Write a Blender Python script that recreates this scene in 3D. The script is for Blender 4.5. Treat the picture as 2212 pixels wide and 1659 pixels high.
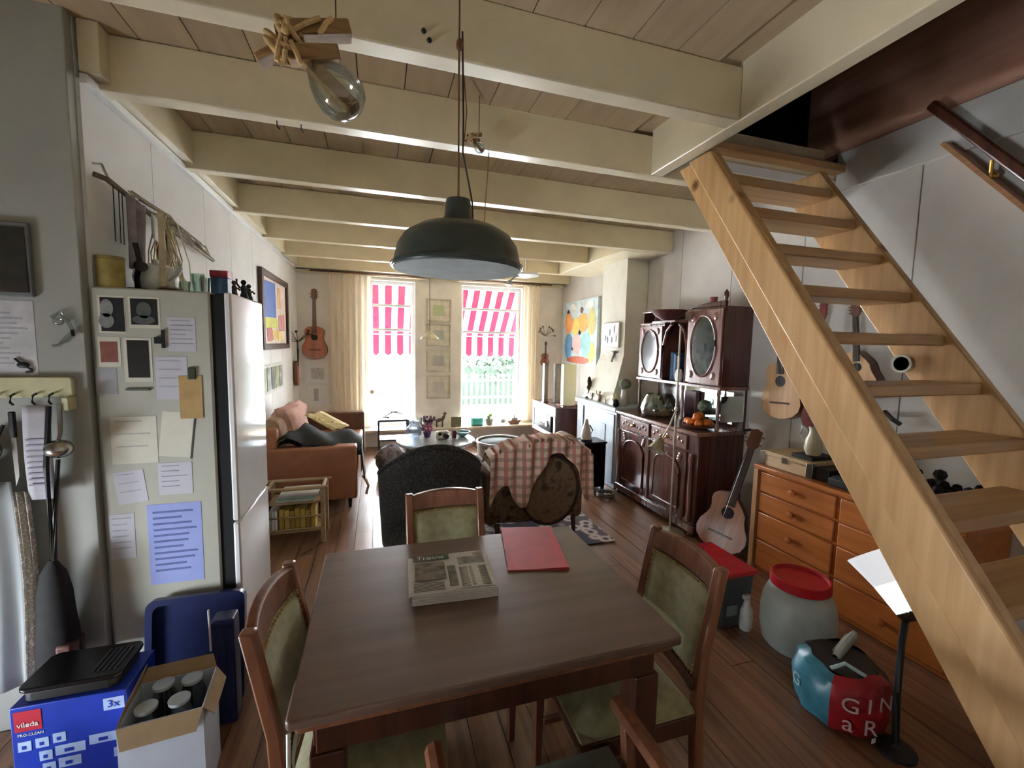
import bpy, bmesh, math, random
from mathutils import Vector, Matrix
random.seed(11)
S = bpy.context.scene
C = S.collection
PI = math.pi
for o in list(bpy.data.objects):
    bpy.data.objects.remove(o)

# ------------------------------------------------------------ camera
yaw, pitch, roll = math.radians(17.3), math.radians(5.245), math.radians(1.09)
f0 = Vector((math.sin(yaw), math.cos(yaw), 0)); r0 = Vector((math.cos(yaw), -math.sin(yaw), 0)); u0 = Vector((0, 0, 1))
fw = f0 * math.cos(pitch) - u0 * math.sin(pitch)
up = u0 * math.cos(pitch) + f0 * math.sin(pitch)
rt = r0 * math.cos(roll) + up * math.sin(roll)
up = up * math.cos(roll) - r0 * math.sin(roll)
cam = bpy.data.cameras.new('camera'); camo = bpy.data.objects.new('camera', cam); C.objects.link(camo)
cam.sensor_fit = 'HORIZONTAL'; cam.sensor_width = 36.0; cam.lens = 36.0 * 931.8 / 2212
cam.clip_start = 0.02
m = Matrix((rt, up, -fw)).transposed().to_4x4(); m.translation = Vector((0, 0, 1.6))
camo.matrix_world = m
S.camera = camo

# ------------------------------------------------------------ light and exposure
w = bpy.data.worlds.new('world'); S.world = w; w.use_nodes = True
bg = w.node_tree.nodes['Background']
bg.inputs[0].default_value = (0.85, 0.925, 1.0, 1); bg.inputs[1].default_value = 29.0
S.view_settings.view_transform = 'Standard'; S.view_settings.look = 'None'
S.view_settings.gamma = 1.0; S.view_settings.use_curve_mapping = False
S.view_settings.exposure = 1.6

def portal(name, loc, sx, sy, direction):
    l = bpy.data.lights.new(name, 'AREA'); l.shape = 'RECTANGLE'; l.size = sx; l.size_y = sy; l.energy = 1
    l.cycles.is_portal = True
    o = bpy.data.objects.new(name, l); C.objects.link(o); o.location = loc
    o.rotation_euler = Vector(direction).to_track_quat('-Z', 'Y').to_euler()
    return o
portal('window_portal', (0.215, 7.02, 1.4), 0.72, 2.2, (0, -1, 0))
portal('window_portal', (1.78, 7.02, 1.4), 1.06, 2.2, (0, -1, 0))
portal('window_portal', (-2.72, 1.0, 0.375), 0.9, 0.55, (1, 0, 0))

# ------------------------------------------------------------ materials
def lin(c):
    c = c / 255.0
    return c / 12.92 if c <= 0.04045 else ((c + 0.055) / 1.055) ** 2.4
def rgb(c): return (lin(c[0]), lin(c[1]), lin(c[2]), 1)
MATS = {}
def base(name):
    mt = bpy.data.materials.new(name); mt.use_nodes = True
    n = mt.node_tree.nodes; return mt, n, mt.node_tree.links, n['Principled BSDF']
def mat(name, col, rough=0.6, var=0.10, scale=14.0, metal=0.0, bump=0.0, coat=0.0, sheen=0.0, stretch=(1, 1, 1), emit=None, col2=None, rand=0.0):
    if name in MATS: return MATS[name]
    mt, n, l, b = base(name)
    tc = n.new('ShaderNodeTexCoord'); mp = n.new('ShaderNodeMapping'); mp.inputs['Scale'].default_value = stretch
    nz = n.new('ShaderNodeTexNoise'); nz.inputs['Scale'].default_value = scale; nz.inputs['Detail'].default_value = 5
    l.new(tc.outputs['Object'], mp.inputs[0]); l.new(mp.outputs[0], nz.inputs['Vector'])
    rp = n.new('ShaderNodeValToRGB'); e = rp.color_ramp.elements
    c1 = rgb(col)
    if col2 is None:
        c2 = tuple(max(0, x * (1 - 2 * var)) for x in c1[:3]) + (1,); c1 = tuple(min(1, x * (1 + var)) for x in c1[:3]) + (1,)
    else: c2 = rgb(col2)
    e[0].position = 0.3; e[0].color = c2; e[1].position = 0.7; e[1].color = c1
    l.new(nz.outputs['Fac'], rp.inputs[0])
    out = rp.outputs[0]
    if rand:
        oi = n.new('ShaderNodeObjectInfo'); mr = n.new('ShaderNodeMapRange')
        mr.inputs['To Min'].default_value = 1 - rand; mr.inputs['To Max'].default_value = 1 + rand
        l.new(oi.outputs['Random'], mr.inputs['Value'])
        mx = n.new('ShaderNodeVectorMath'); mx.operation = 'SCALE'
        l.new(out, mx.inputs[0]); l.new(mr.outputs[0], mx.inputs['Scale']); out = mx.outputs[0]
    l.new(out, b.inputs['Base Color'])
    b.inputs['Roughness'].default_value = rough; b.inputs['Metallic'].default_value = metal
    if coat: b.inputs['Coat Weight'].default_value = coat; b.inputs['Coat Roughness'].default_value = 0.15
    if sheen: b.inputs['Sheen Weight'].default_value = sheen
    if bump:
        bp = n.new('ShaderNodeBump'); bp.inputs['Strength'].default_value = bump; bp.inputs['Distance'].default_value = 0.01
        l.new(nz.outputs['Fac'], bp.inputs['Height']); l.new(bp.outputs[0], b.inputs['Normal'])
    if emit:
        b.inputs['Emission Color'].default_value = rgb(col); b.inputs['Emission Strength'].default_value = emit
    MATS[name] = mt; return mt
def wood(name, col, col2, axis='y', rough=0.45, scale=5.0, rand=0.0, coat=0.0, knots=False):
    if name in MATS: return MATS[name]
    st = {'x': (0.5, 9, 9), 'y': (9, 0.5, 9), 'z': (9, 9, 0.5)}[axis]
    mt = mat(name, col, rough, scale=scale, stretch=st, col2=col2, bump=0.05, rand=rand, coat=coat)
    if knots:
        n = mt.node_tree.nodes; l = mt.node_tree.links; b = n['Principled BSDF']
        vo = n.new('ShaderNodeTexVoronoi'); vo.inputs['Scale'].default_value = 3.2; vo.inputs['Randomness'].default_value = 1.0
        tc = n.new('ShaderNodeTexCoord'); l.new(tc.outputs['Object'], vo.inputs['Vector'])
        rp = n.new('ShaderNodeValToRGB'); rp.color_ramp.elements[0].position = 0.06; rp.color_ramp.elements[0].color = (0.28, 0.18, 0.1, 1)
        rp.color_ramp.elements[1].position = 0.13; rp.color_ramp.elements[1].color = (1, 1, 1, 1)
        l.new(vo.outputs['Distance'], rp.inputs[0])
        mx = n.new('ShaderNodeVectorMath'); mx.operation = 'MULTIPLY'
        src = b.inputs['Base Color'].links[0].from_socket
        l.new(src, mx.inputs[0]); l.new(rp.outputs[0], mx.inputs[1]); l.new(mx.outputs[0], b.inputs['Base Color'])
    return mt
def glassy(name, tint=(1, 1, 1), gloss=0.10, rough=0.02):
    if name in MATS: return MATS[name]
    mt = bpy.data.materials.new(name); mt.use_nodes = True; n = mt.node_tree.nodes; l = mt.node_tree.links
    n.remove(n['Principled BSDF'])
    t = n.new('ShaderNodeBsdfTransparent'); t.inputs[0].default_value = (*tint, 1)
    g = n.new('ShaderNodeBsdfGlossy'); g.inputs['Roughness'].default_value = rough
    lw = n.new('ShaderNodeLayerWeight'); lw.inputs[0].default_value = 0.35
    ma = n.new('ShaderNodeMath'); ma.operation = 'MULTIPLY_ADD'; ma.inputs[1].default_value = 0.55; ma.inputs[2].default_value = gloss
    mx = n.new('ShaderNodeMixShader'); l.new(lw.outputs['Fresnel'], ma.inputs[0]); l.new(ma.outputs[0], mx.inputs[0])
    l.new(t.outputs[0], mx.inputs[1]); l.new(g.outputs[0], mx.inputs[2]); l.new(mx.outputs[0], n['Material Output'].inputs[0])
    MATS[name] = mt; return mt
def cloth_thin(name, col, trans=0.5, rough=0.9):
    if name in MATS: return MATS[name]
    mt = bpy.data.materials.new(name); mt.use_nodes = True; n = mt.node_tree.nodes; l = mt.node_tree.links
    n.remove(n['Principled BSDF'])
    d = n.new('ShaderNodeBsdfDiffuse'); d.inputs[0].default_value = rgb(col)
    t = n.new('ShaderNodeBsdfTranslucent'); t.inputs[0].default_value = rgb(col)
    mx = n.new('ShaderNodeMixShader'); mx.inputs[0].default_value = trans
    l.new(d.outputs[0], mx.inputs[1]); l.new(t.outputs[0], mx.inputs[2]); l.new(mx.outputs[0], n['Material Output'].inputs[0])
    MATS[name] = mt; return mt
def plaid(name, ca, cb, cc, s=9.0):
    if name in MATS: return MATS[name]
    mt, n, l, b = base(name)
    tc = n.new('ShaderNodeTexCoord')
    def wave(dirn, sc):
        wv = n.new('ShaderNodeTexWave'); wv.bands_direction = dirn; wv.inputs['Scale'].default_value = sc; wv.inputs['Distortion'].default_value = 0.6
        l.new(tc.outputs['Object'], wv.inputs['Vector'])
        r = n.new('ShaderNodeValToRGB'); r.color_ramp.elements[0].position = 0.55; r.color_ramp.elements[1].position = 0.7
        l.new(wv.outputs['Fac'], r.inputs[0]); return r.outputs[0]
    a = wave('X', s * 0.5); c = wave('Z', s * 0.5)
    m1 = n.new('ShaderNodeMix'); m1.data_type = 'RGBA'; m1.inputs[6].default_value = rgb(ca); m1.inputs[7].default_value = rgb(cb)
    m2 = n.new('ShaderNodeMix'); m2.data_type = 'RGBA'; m2.inputs[7].default_value = rgb(cc)
    l.new(a, m1.inputs[0]); l.new(m1.outputs[2], m2.inputs[6]); 
    mm = n.new('ShaderNodeMath'); mm.operation = 'MULTIPLY'; mm.inputs[1].default_value = 0.6
    l.new(c, mm.inputs[0]); l.new(mm.outputs[0], m2.inputs[0])
    l.new(m2.outputs[2], b.inputs['Base Color']); b.inputs['Roughness'].default_value = 0.9
    MATS[name] = mt; return mt
def pattern(name, cols, scale=12.0, rough=0.85, kind='VORONOI'):
    if name in MATS: return MATS[name]
    mt, n, l, b = base(name)
    tc = n.new('ShaderNodeTexCoord')
    if kind == 'VORONOI':
        t = n.new('ShaderNodeTexVoronoi'); t.inputs['Scale'].default_value = scale; o = t.outputs['Distance']
    elif kind == 'WAVE':
        t = n.new('ShaderNodeTexWave'); t.wave_type = 'RINGS'; t.inputs['Scale'].default_value = scale; t.inputs['Distortion'].default_value = 9; t.inputs['Detail'].default_value = 3; o = t.outputs['Fac']
    else:
        t = n.new('ShaderNodeTexNoise'); t.inputs['Scale'].default_value = scale; t.inputs['Detail'].default_value = 6; o = t.outputs['Fac']
    l.new(tc.outputs['Object'], t.inputs['Vector'])
    r = n.new('ShaderNodeValToRGB'); cr = r.color_ramp
    while len(cr.elements) < len(cols): cr.elements.new(0.5)
    for i, c in enumerate(cols):
        cr.elements[i].position = 0.15 + 0.7 * i / max(1, len(cols) - 1); cr.elements[i].color = rgb(c)
    l.new(o, r.inputs[0]); l.new(r.outputs[0], b.inputs['Base Color']); b.inputs['Roughness'].default_value = rough
    MATS[name] = mt; return mt

# ------------------------------------------------------------ mesh building
ORG = {}      # world origin that a parent's children are shifted by (None = children are given in local coordinates)
class B:
    def __init__(s): s.v = []; s.f = []
    def add(s, vs, fs):
        k = len(s.v); s.v += [tuple(v) for v in vs]; s.f += [tuple(i + k for i in f) for f in fs]; return s
    def box(s, x0, x1, y0, y1, z0, z1, t=None):
        vs = [(x, y, z) for z in (z0, z1) for y in (y0, y1) for x in (x0, x1)]
        if t: vs = [t @ Vector(v) for v in vs]
        return s.add(vs, [(0, 2, 3, 1), (4, 5, 7, 6), (0, 1, 5, 4), (2, 6, 7, 3), (0, 4, 6, 2), (1, 3, 7, 5)])
    def obox(s, c, size, rx=0, ry=0, rz=0):
        t = Matrix.Translation(c) @ Matrix.Rotation(rz, 4, 'Z') @ Matrix.Rotation(ry, 4, 'Y') @ Matrix.Rotation(rx, 4, 'X')
        a, b, d = size[0] / 2, size[1] / 2, size[2] / 2
        return s.box(-a, a, -b, b, -d, d, t)
    def bar(s, p, q, wd, th, side=(0, 0, 1)):
        p = Vector(p); q = Vector(q); d = (q - p).normalized(); sd = Vector(side)
        a = d.cross(sd).normalized() * wd / 2; b = d.cross(a).normalized() * th / 2
        vs = [e + i * a + j * b for e in (p, q) for i, j in ((-1, -1), (1, -1), (1, 1), (-1, 1))]
        return s.add(vs, [(0, 1, 2, 3), (7, 6, 5, 4), (0, 4, 5, 1), (1, 5, 6, 2), (2, 6, 7, 3), (3, 7, 4, 0)])
    def prism(s, ol, d0, d1, ax='y', t=None):
        n = len(ol)
        def mk(a, b, d): return {'y': (a, d, b), 'x': (d, a, b), 'z': (a, b, d)}[ax]
        vs = [mk(a, b, d0) for a, b in ol] + [mk(a, b, d1) for a, b in ol]
        if t: vs = [t @ Vector(v) for v in vs]
        return s.add(vs, [tuple(range(n)), tuple(range(2 * n - 1, n - 1, -1))] + [(i, (i + 1) % n, n + (i + 1) % n, n + i) for i in range(n)])
    def lathe(s, prof, c=(0, 0, 0), n=20, t=None, sx=1, sy=1):
        vs = []; fs = []; c = Vector(c)
        for r, z in prof:
            for i in range(n):
                a = 2 * PI * i / n; p = Vector((r * math.cos(a) * sx, r * math.sin(a) * sy, z))
                vs.append((t @ p if t else p) + c)
        for j in range(len(prof) - 1):
            for i in range(n):
                fs.append((j * n + i, j * n + (i + 1) % n, (j + 1) * n + (i + 1) % n, (j + 1) * n + i))
        if prof[0][0] > 1e-5: fs.append(tuple(range(n - 1, -1, -1)))
        if prof[-1][0] > 1e-5: fs.append(tuple((len(prof) - 1) * n + i for i in range(n)))
        return s.add(vs, fs)
    def cyl(s, p, q, r, r2=None, n=12):
        p = Vector(p); q = Vector(q); L = (q - p).length
        t = (q - p).to_track_quat('Z', 'Y').to_matrix().to_4x4()
        return s.lathe([(r, 0), (r if r2 is None else r2, L)], p, n, t)
    def tube(s, pts, r, n=7):
        pts = [Vector(p) for p in pts]; vs = []; fs = []
        for i, p in enumerate(pts):
            d = (pts[min(i + 1, len(pts) - 1)] - pts[max(i - 1, 0)])
            if d.length < 1e-9: d = Vector((0, 0, 1))
            q = d.to_track_quat('Z', 'Y')
            rr = r[i] if isinstance(r, (list, tuple)) else r
            for k in range(n):
                a = 2 * PI * k / n; vs.append(p + q @ Vector((rr * math.cos(a), rr * math.sin(a), 0)))
        for i in range(len(pts) - 1):
            for k in range(n): fs.append((i * n + k, i * n + (k + 1) % n, (i + 1) * n + (k + 1) % n, (i + 1) * n + k))
        fs.append(tuple(range(n - 1, -1, -1))); fs.append(tuple((len(pts) - 1) * n + k for k in range(n)))
        return s.add(vs, fs)
    def ball(s, c, r, nu=14, nv=9, t=None):
        rx, ry, rz = r if isinstance(r, (tuple, list)) else (r, r, r)
        prof = [(math.sin(PI * j / nv), -math.cos(PI * j / nv)) for j in range(nv + 1)]
        prof[0] = (1e-6, -1); prof[-1] = (1e-6, 1)
        tt = Matrix.Diagonal((rx, ry, rz, 1));  tt = (t @ tt) if t else tt
        return s.lathe(prof, c, nu, tt)
    def sheet(s, fn, nu, nv):
        vs = [fn(i / nu, j / nv) for j in range(nv + 1) for i in range(nu + 1)]
        return s.add(vs, [(j * (nu + 1) + i, j * (nu + 1) + i + 1, (j + 1) * (nu + 1) + i + 1, (j + 1) * (nu + 1) + i) for j in range(nv) for i in range(nu)])
    def bounds(s):
        return [(min(v[i] for v in s.v), max(v[i] for v in s.v)) for i in range(3)]
    def obj(s, name, mt, parent=None, smooth=True, bevel=0.0, solid=0.0, sub=0, org=None, label=None, stuff=False, segs=2):
        o3 = Vector((0, 0, 0))
        if parent is not None: o3 = ORG.get(parent.name) or o3
        if org is not None: o3 = Vector(org)
        me = bpy.data.meshes.new(name); me.from_pydata([tuple(Vector(v) - o3) for v in s.v], [], s.f)
        bm = bmesh.new(); bm.from_mesh(me); bmesh.ops.recalc_face_normals(bm, faces=bm.faces); bm.to_mesh(me); bm.free()
        if smooth:
            me.shade_smooth(); me.set_sharp_from_angle(angle=math.radians(38))
        me.materials.append(mt if not isinstance(mt, str) else MATS[mt])
        o = bpy.data.objects.new(name, me); C.objects.link(o)
        if parent is not None: o.parent = parent; ORG[o.name] = ORG.get(parent.name)
        else: ORG[o.name] = o3
        if org is not None and parent is None: o.location = o3
        if solid:
            md = o.modifiers.new('solid', 'SOLIDIFY'); md.thickness = solid; md.offset = 0
        if bevel:
            md = o.modifiers.new('bevel', 'BEVEL'); md.width = bevel; md.segments = segs; md.limit_method = 'ANGLE'; md.angle_limit = math.radians(40); md.use_clamp_overlap = True
        if sub:
            md = o.modifiers.new('sub', 'SUBSURF'); md.levels = sub; md.render_levels = sub
        if label: o['label'] = label
        if stuff: o['kind'] = 'stuff'
        return o
    def solo(s, name, label, cat, mt, group=None, **k):
        b = s.bounds(); org = ((b[0][0] + b[0][1]) / 2, (b[1][0] + b[1][1]) / 2, b[2][0])
        o = s.obj(name, mt, None, org=org, **k); return tag(o, label, cat, group)
    def struct(s, name, mt, **k):
        o = s.obj(name, mt, None, **k); o['kind'] = 'structure'; return o
def tag(o, label, cat, group=None):
    o['label'] = label; o['category'] = cat
    if group: o['group'] = group
    return o
def T(name, label, cat, loc=(0, 0, 0), group=None, local=False, rot=None, scale=1.0):
    o = bpy.data.objects.new(name, None); C.objects.link(o); o.empty_display_size = 0.1
    o.location = loc; ORG[o.name] = None if local else Vector(loc)
    if rot: o.rotation_euler = rot
    if scale != 1.0: o.scale = (scale,) * 3
    return tag(o, label, cat, group)
def box(*a): return B().box(*a)
def copy_tree(o, parent=None):
    c = o.copy(); C.objects.link(c); c.parent = parent
    for ch in list(o.children): copy_tree(ch, c)
    return c
def rrect(x0, x1, z0, z1, r, n=4):
    pts = []
    for cx, cz, a0 in ((x1 - r, z1 - r, 0), (x0 + r, z1 - r, 90), (x0 + r, z0 + r, 180), (x1 - r, z0 + r, 270)):
        for k in range(n + 1):
            a = math.radians(a0 + 90 * k / n); pts.append((cx + r * math.cos(a), cz + r * math.sin(a)))
    return pts
def ell(cx, cz, rx, rz, n=24): return [(cx + rx * math.cos(2 * PI * i / n), cz + rz * math.sin(2 * PI * i / n)) for i in range(n)]
def text(name, body, size, mt, parent, loc, rot, depth=0.0006, org=True):
    cu = bpy.data.curves.new(name, 'FONT'); cu.body = body; cu.size = size; cu.align_x = 'CENTER'; cu.align_y = 'CENTER'; cu.extrude = depth; cu.resolution_u = 3
    to = bpy.data.objects.new(name + '_curve', cu); C.objects.link(to)
    dg = bpy.context.evaluated_depsgraph_get(); dg.update()
    me = bpy.data.meshes.new_from_object(to.evaluated_get(dg)); bpy.data.objects.remove(to)
    me.materials.clear(); me.materials.append(mt)
    o = bpy.data.objects.new(name, me); C.objects.link(o); o.parent = parent
    o3 = ORG.get(parent.name) or Vector((0, 0, 0))
    o.location = Vector(loc) - o3; o.rotation_euler = rot
    return o
# ------------------------------------------------------------ common materials
cream = mat('cream_paint', (224, 211, 180), 0.3, 0.04, 5)
plankm = mat('ceiling_plank_paint', (196, 174, 142), 0.5, 0.06, 4, stretch=(6, .6, 1), rand=0.05)
whitew = mat('white_panel_paint', (238, 238, 236), 0.55, 0.03, 3)
kitw = mat('kitchen_wall_paint', (172, 173, 166), 0.6, 0.04, 4)
greyw = mat('grey_white_wall', (206, 201, 193), 0.6, 0.04, 4)
warmw = mat('warm_white_wall', (238, 232, 224), 0.6, 0.05, 4)
white_gloss = mat('white_gloss', (240, 240, 238), 0.25, 0.02, 4)
floorm = wood('floor_plank_wood', (146, 106, 78), (104, 70, 50), 'y', 0.3, 3.5, rand=0.16, coat=0.15)
subfl = mat('subfloor', (60, 40, 26), 0.9)
pine = wood('pine_wood', (222, 180, 126), (198, 152, 98), 'z', 0.4, 3.2, coat=0.15, knots=True)
pine_x = wood('pine_wood_tread', (198, 156, 106), (170, 126, 80), 'x', 0.4, 3.2, coat=0.1)
darkred = wood('brown_stair_panel_wood', (196, 150, 128), (170, 122, 102), 'y', 0.4, 1.6)
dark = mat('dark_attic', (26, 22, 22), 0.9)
oak = wood('oak_brown', (150, 98, 68), (116, 70, 48), 'z', 0.35, 4, coat=0.2)
oak_x = wood('table_brown', (122, 98, 86), (106, 82, 70), 'x', 0.36, 2.0, coat=0.15)
oak_d = wood('dark_oak', (96, 56, 40), (68, 36, 28), 'z', 0.35, 4, coat=0.25)
mahog = wood('mahogany', (100, 54, 46), (68, 32, 28), 'z', 0.22, 4, coat=0.7)
mahog_l = wood('mahogany_light', (150, 108, 96), (112, 72, 62), 'z', 0.22, 5, coat=0.8)
chestw = wood('orange_pine', (196, 118, 54), (172, 96, 40), 'y', 0.35, 3, coat=0.2)
black = mat('black', (20, 20, 21), 0.5, 0.1)
blackg = mat('black_gloss', (16, 16, 18), 0.25, 0.1)
steel = mat('steel', (190, 190, 185), 0.22, 0.05, metal=1.0)
brass = mat('brass', (190, 150, 80), 0.3, 0.08, metal=1.0)
glass = glassy('window_glass', (1, 1, 1), 0.02)
glass_v = glassy('vessel_glass', (0.82, 0.88, 0.86), 0.14)
paper = mat('paper_white', (236, 236, 236), 0.8, 0.02)

# ------------------------------------------------------------ floor
fl = box(-2.75, 3.15, -1.75, 7.1, -0.16, -0.025).struct('floor', subfl)
x = -2.62; row = 0
while x < 3.02:
    wdt = 0.135
    y = -1.62 - random.random() * 1.5
    while y < 6.86:
        ln = 2.2 + random.random() * 1.8
        a, b = max(y, -1.62), min(y + ln, 6.86)
        x1 = min(x + wdt - 0.003, 3.02)
        if b - a > 0.1 and not (x1 < -1.12 and a > 2.12):
            if x1 < -1.12: b = min(b, 2.14)
            dz = -random.random() * 0.0012
            box(x, x1, a, b - 0.003, -0.024, dz).obj('plank', floorm, fl, smooth=False)
        y += ln
    x += wdt; row += 1

# ------------------------------------------------------------ ceiling with its beams
ce = B().box(-2.75, 1.55, -1.75, 7.1, 2.845, 2.98).box(1.55, 3.15, 2.36, 7.1, 2.845, 2.98).struct('ceiling', plankm)
x = -2.62
while x < 2.99:
    x1 = min(x + 0.212, 3.0)
    a, b = -1.62, 6.86
    if x1 < -1.12: b = 2.15
    if x1 > 1.56: a = 2.34
    if x < 1.56 and x1 > 1.56: x1 = 1.56; 
    box(x, x1 - 0.005, a, b, 2.82 + random.random() * 0.002, 2.843).obj('plank', plankm, ce, smooth=False)
    x = x1 if x1 == 1.56 else x + 0.212
for yb in (-0.95, -0.1, 0.76, 1.615):
    box(-2.6 if yb < 2.0 else -1.1, 1.53, yb, yb + 0.085, 2.6, 2.82).obj('beam', cream, ce, bevel=0.006)
for yb in (2.27, 3.1, 3.98, 4.86, 5.74, 6.58):
    box(-1.1, 3.0, yb, yb + 0.085, 2.6, 2.82).obj('beam', cream, ce, bevel=0.006)
box(1.53, 1.612, -1.6, 2.27, 2.6, 2.88).obj('trimmer_beam', cream, ce, bevel=0.006)
box(1.615, 3.0, 2.262, 2.272, 2.69, 2.745).obj('landing_riser', whitew, ce)
for xx, zz in ((.16, 2.667), (.179, 2.641)): B().ball((xx, 1.612, zz), .009, 8, 5).obj('bolt', black, ce)
for xx in (-.433, -.332): B().tube([(xx, 2.31, 2.602), (xx, 2.31, 2.575), (xx + .012, 2.31, 2.565)], .003, 5).obj('hook', black, ce)
box(1.6, 3.0, 2.2, 2.36, 2.78, 2.83).obj('landing_nosing', pine_x, ce, bevel=0.006)

# ------------------------------------------------------------ walls
wl = box(-1.3, -1.112, 2.2, 7.1, -0.16, 2.845).struct('wall_left', whitew)
ys = [2.2, 2.757, 3.453, 3.99, 4.6, 5.2, 5.8, 6.4, 6.86]
for a, b in zip(ys, ys[1:]):
    box(-1.112, -1.1, a + .002, b - 0.005, 0.0, 2.6).obj('panel', whitew, wl, smooth=False)
t1 = box(-1.1, -1.072, 2.2, 6.85, 2.585, 2.622).struct('trim_1', white_gloss, bevel=0.004)
box(-1.1, -1.03, 2.2, 6.85, 2.625, 2.82).struct('trim_2', cream, bevel=0.004)
box(-2.75, -1.112, 2.15, 2.2, -0.16, 2.845).struct('wall_kitchen', kitw, bevel=0.004)
B().box(-2.75, -2.6, -1.75, .55, -0.16, 2.845).box(-2.75, -2.6, 1.45, 2.15, -0.16, 2.845).box(-2.75, -2.6, .55, 1.45, .63, 2.845).box(-2.75, -2.6, .55, 1.45, -.16, .1).struct('wall_kitchen_side', warmw)
wr = box(3.012, 3.16, -1.75, 7.1, -0.16, 2.845).struct('wall_right', greyw)
ys = [-1.6, -0.6, 0.6, 1.773, 2.47, 3.15, 3.826, 4.4, 5.4, 6.1, 6.86]
for a, b in zip(ys, ys[1:]):
    box(3.0, 3.012, a + .002, b - 0.006, 0.0, 2.82 if a > 2.4 else 2.67).obj('panel', greyw, wr, smooth=False)
box(2.975, 3.012, -1.6, 2.26, 2.67, 2.92).struct('trim_3', greyw, bevel=0.004)
# upper floor closed in around the stair opening
box(2.985, 3.06, -1.7, 2.5, 2.925, 4.4).struct('wall_stairwell', darkred)
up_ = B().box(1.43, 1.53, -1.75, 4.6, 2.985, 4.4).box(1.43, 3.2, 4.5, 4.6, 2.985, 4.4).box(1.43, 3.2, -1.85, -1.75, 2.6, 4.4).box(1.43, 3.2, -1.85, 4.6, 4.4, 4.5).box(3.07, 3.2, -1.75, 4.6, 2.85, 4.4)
up_.struct('wall_upper_box', dark)  # added dark box: keeps sky light out and darkens the opening
# window wall
ww = B()
for x0, x1, z0, z1 in ((-1.3, -0.12, -0.16, 2.845), (0.55, 1.27, -0.16, 2.845), (2.29, 3.16, -0.16, 2.845), (-0.12, 0.55, -0.16, 0.28), (1.27, 2.29, -0.16, 0.28), (-0.12, 0.55, 2.52, 2.845), (1.27, 2.29, 2.52, 2.845)):
    ww.box(x0, x1, 6.85, 7.1, z0, z1)
ww.struct('wall_window', warmw)
# back wall behind the photographer
bw = B()
for x0, x1, z0, z1 in ((-2.75, 3.16, -0.16, 2.845),):
    bw.box(x0, x1, -1.75, -1.6, z0, z1)
bw.struct('wall_back', warmw)
def window(name, x0, x1, z0, z1, y, bars, mid=None):
    fr = B()
    for q in ((x0, x0 + .05, z0, z1), (x1 - .05, x1, z0, z1), (x0 + .05, x1 - .05, z1 - .05, z1), (x0 + .05, x1 - .05, z0, z0 + .06)):
        fr.box(q[0], q[1], y, y + .06, q[2], q[3])
    o = fr.struct(name, white_gloss, bevel=0.004)
    zs = [z0 + .06] + [b for b in bars] + [z1 - .05]
    for b in bars:
        box(x0 + .05, x1 - .05, y - .005, y + .05, b - .018, b + .018).obj('glazing_bar', white_gloss, o, bevel=.003)
    if mid: box(mid - .03, mid + .03, y, y + .06, z0 + .06, z1 - .05).obj('mullion', white_gloss, o)
    for a, b in zip(zs, zs[1:]):
        box(x0 + .05, x1 - .05, y + .025, y + .029, a + .018, b - .018).obj('pane', glass, o, smooth=False)
    return o
window('window_1', -0.12, 0.55, 0.29, 2.52, 6.97, [1.79, 2.16])
window('window_2', 1.27, 2.29, 0.29, 2.52, 6.97, [1.79, 2.16])
fr_ = B()
for q in ((.55, .6, .1, .63), (1.4, 1.45, .1, .63), (.6, 1.4, .58, .63), (.6, 1.4, .1, .15)): fr_.box(-2.72, -2.66, *q)
o = fr_.struct('window_unseen', white_gloss)  # unseen low kitchen window, placed and sized for its light from the left
box(-2.692, -2.688, .6, 1.4, .15, .58).obj('pane', glass, o, smooth=False)
box(-0.3, 2.5, 6.62, 6.97, 0.25, 0.285).struct('trim_4', mat('sill_paint', (222, 208, 182), 0.4), bevel=0.006)
box(-0.3, 2.5, 6.80, 6.85, 0.0, 0.25).struct('trim_5', warmw, bevel=0.006)
box(-1.1, 3.0, 6.76, 6.85, 2.56, 2.60).struct('trim_6', cream, bevel=0.006)
# chimney breast with its flared foot
chw = pattern('chimney_plaster', [(214, 206, 188), (226, 222, 206), (204, 206, 190)], 5, 0.7, 'NOISE')
c = B()
c.box(2.72, 3.0, 4.4, 4.95, 1.5, 2.6)
def hood(z, xf, y0, y1): return [(xf, y0, z), (3.0, y0, z), (3.0, y1, z), (xf, y1, z)]
vs = hood(0.93, 2.57, 4.4, 5.12) + hood(1.2, 2.65, 4.4, 5.02) + hood(1.5, 2.72, 4.4, 4.95)
c.add(vs, [(3, 2, 1, 0), (8, 9, 10, 11)] + [(k * 4 + i, k * 4 + (i + 1) % 4, k * 4 + 4 + (i + 1) % 4, k * 4 + 4 + i) for k in range(2) for i in range(4)])
c.struct('wall_chimney', chw, smooth=False)
box(2.45, 3.0, 4.066, 5.74, 2.598, 2.8).obj('chimney_soffit', cream, ce, bevel=.006)

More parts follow.
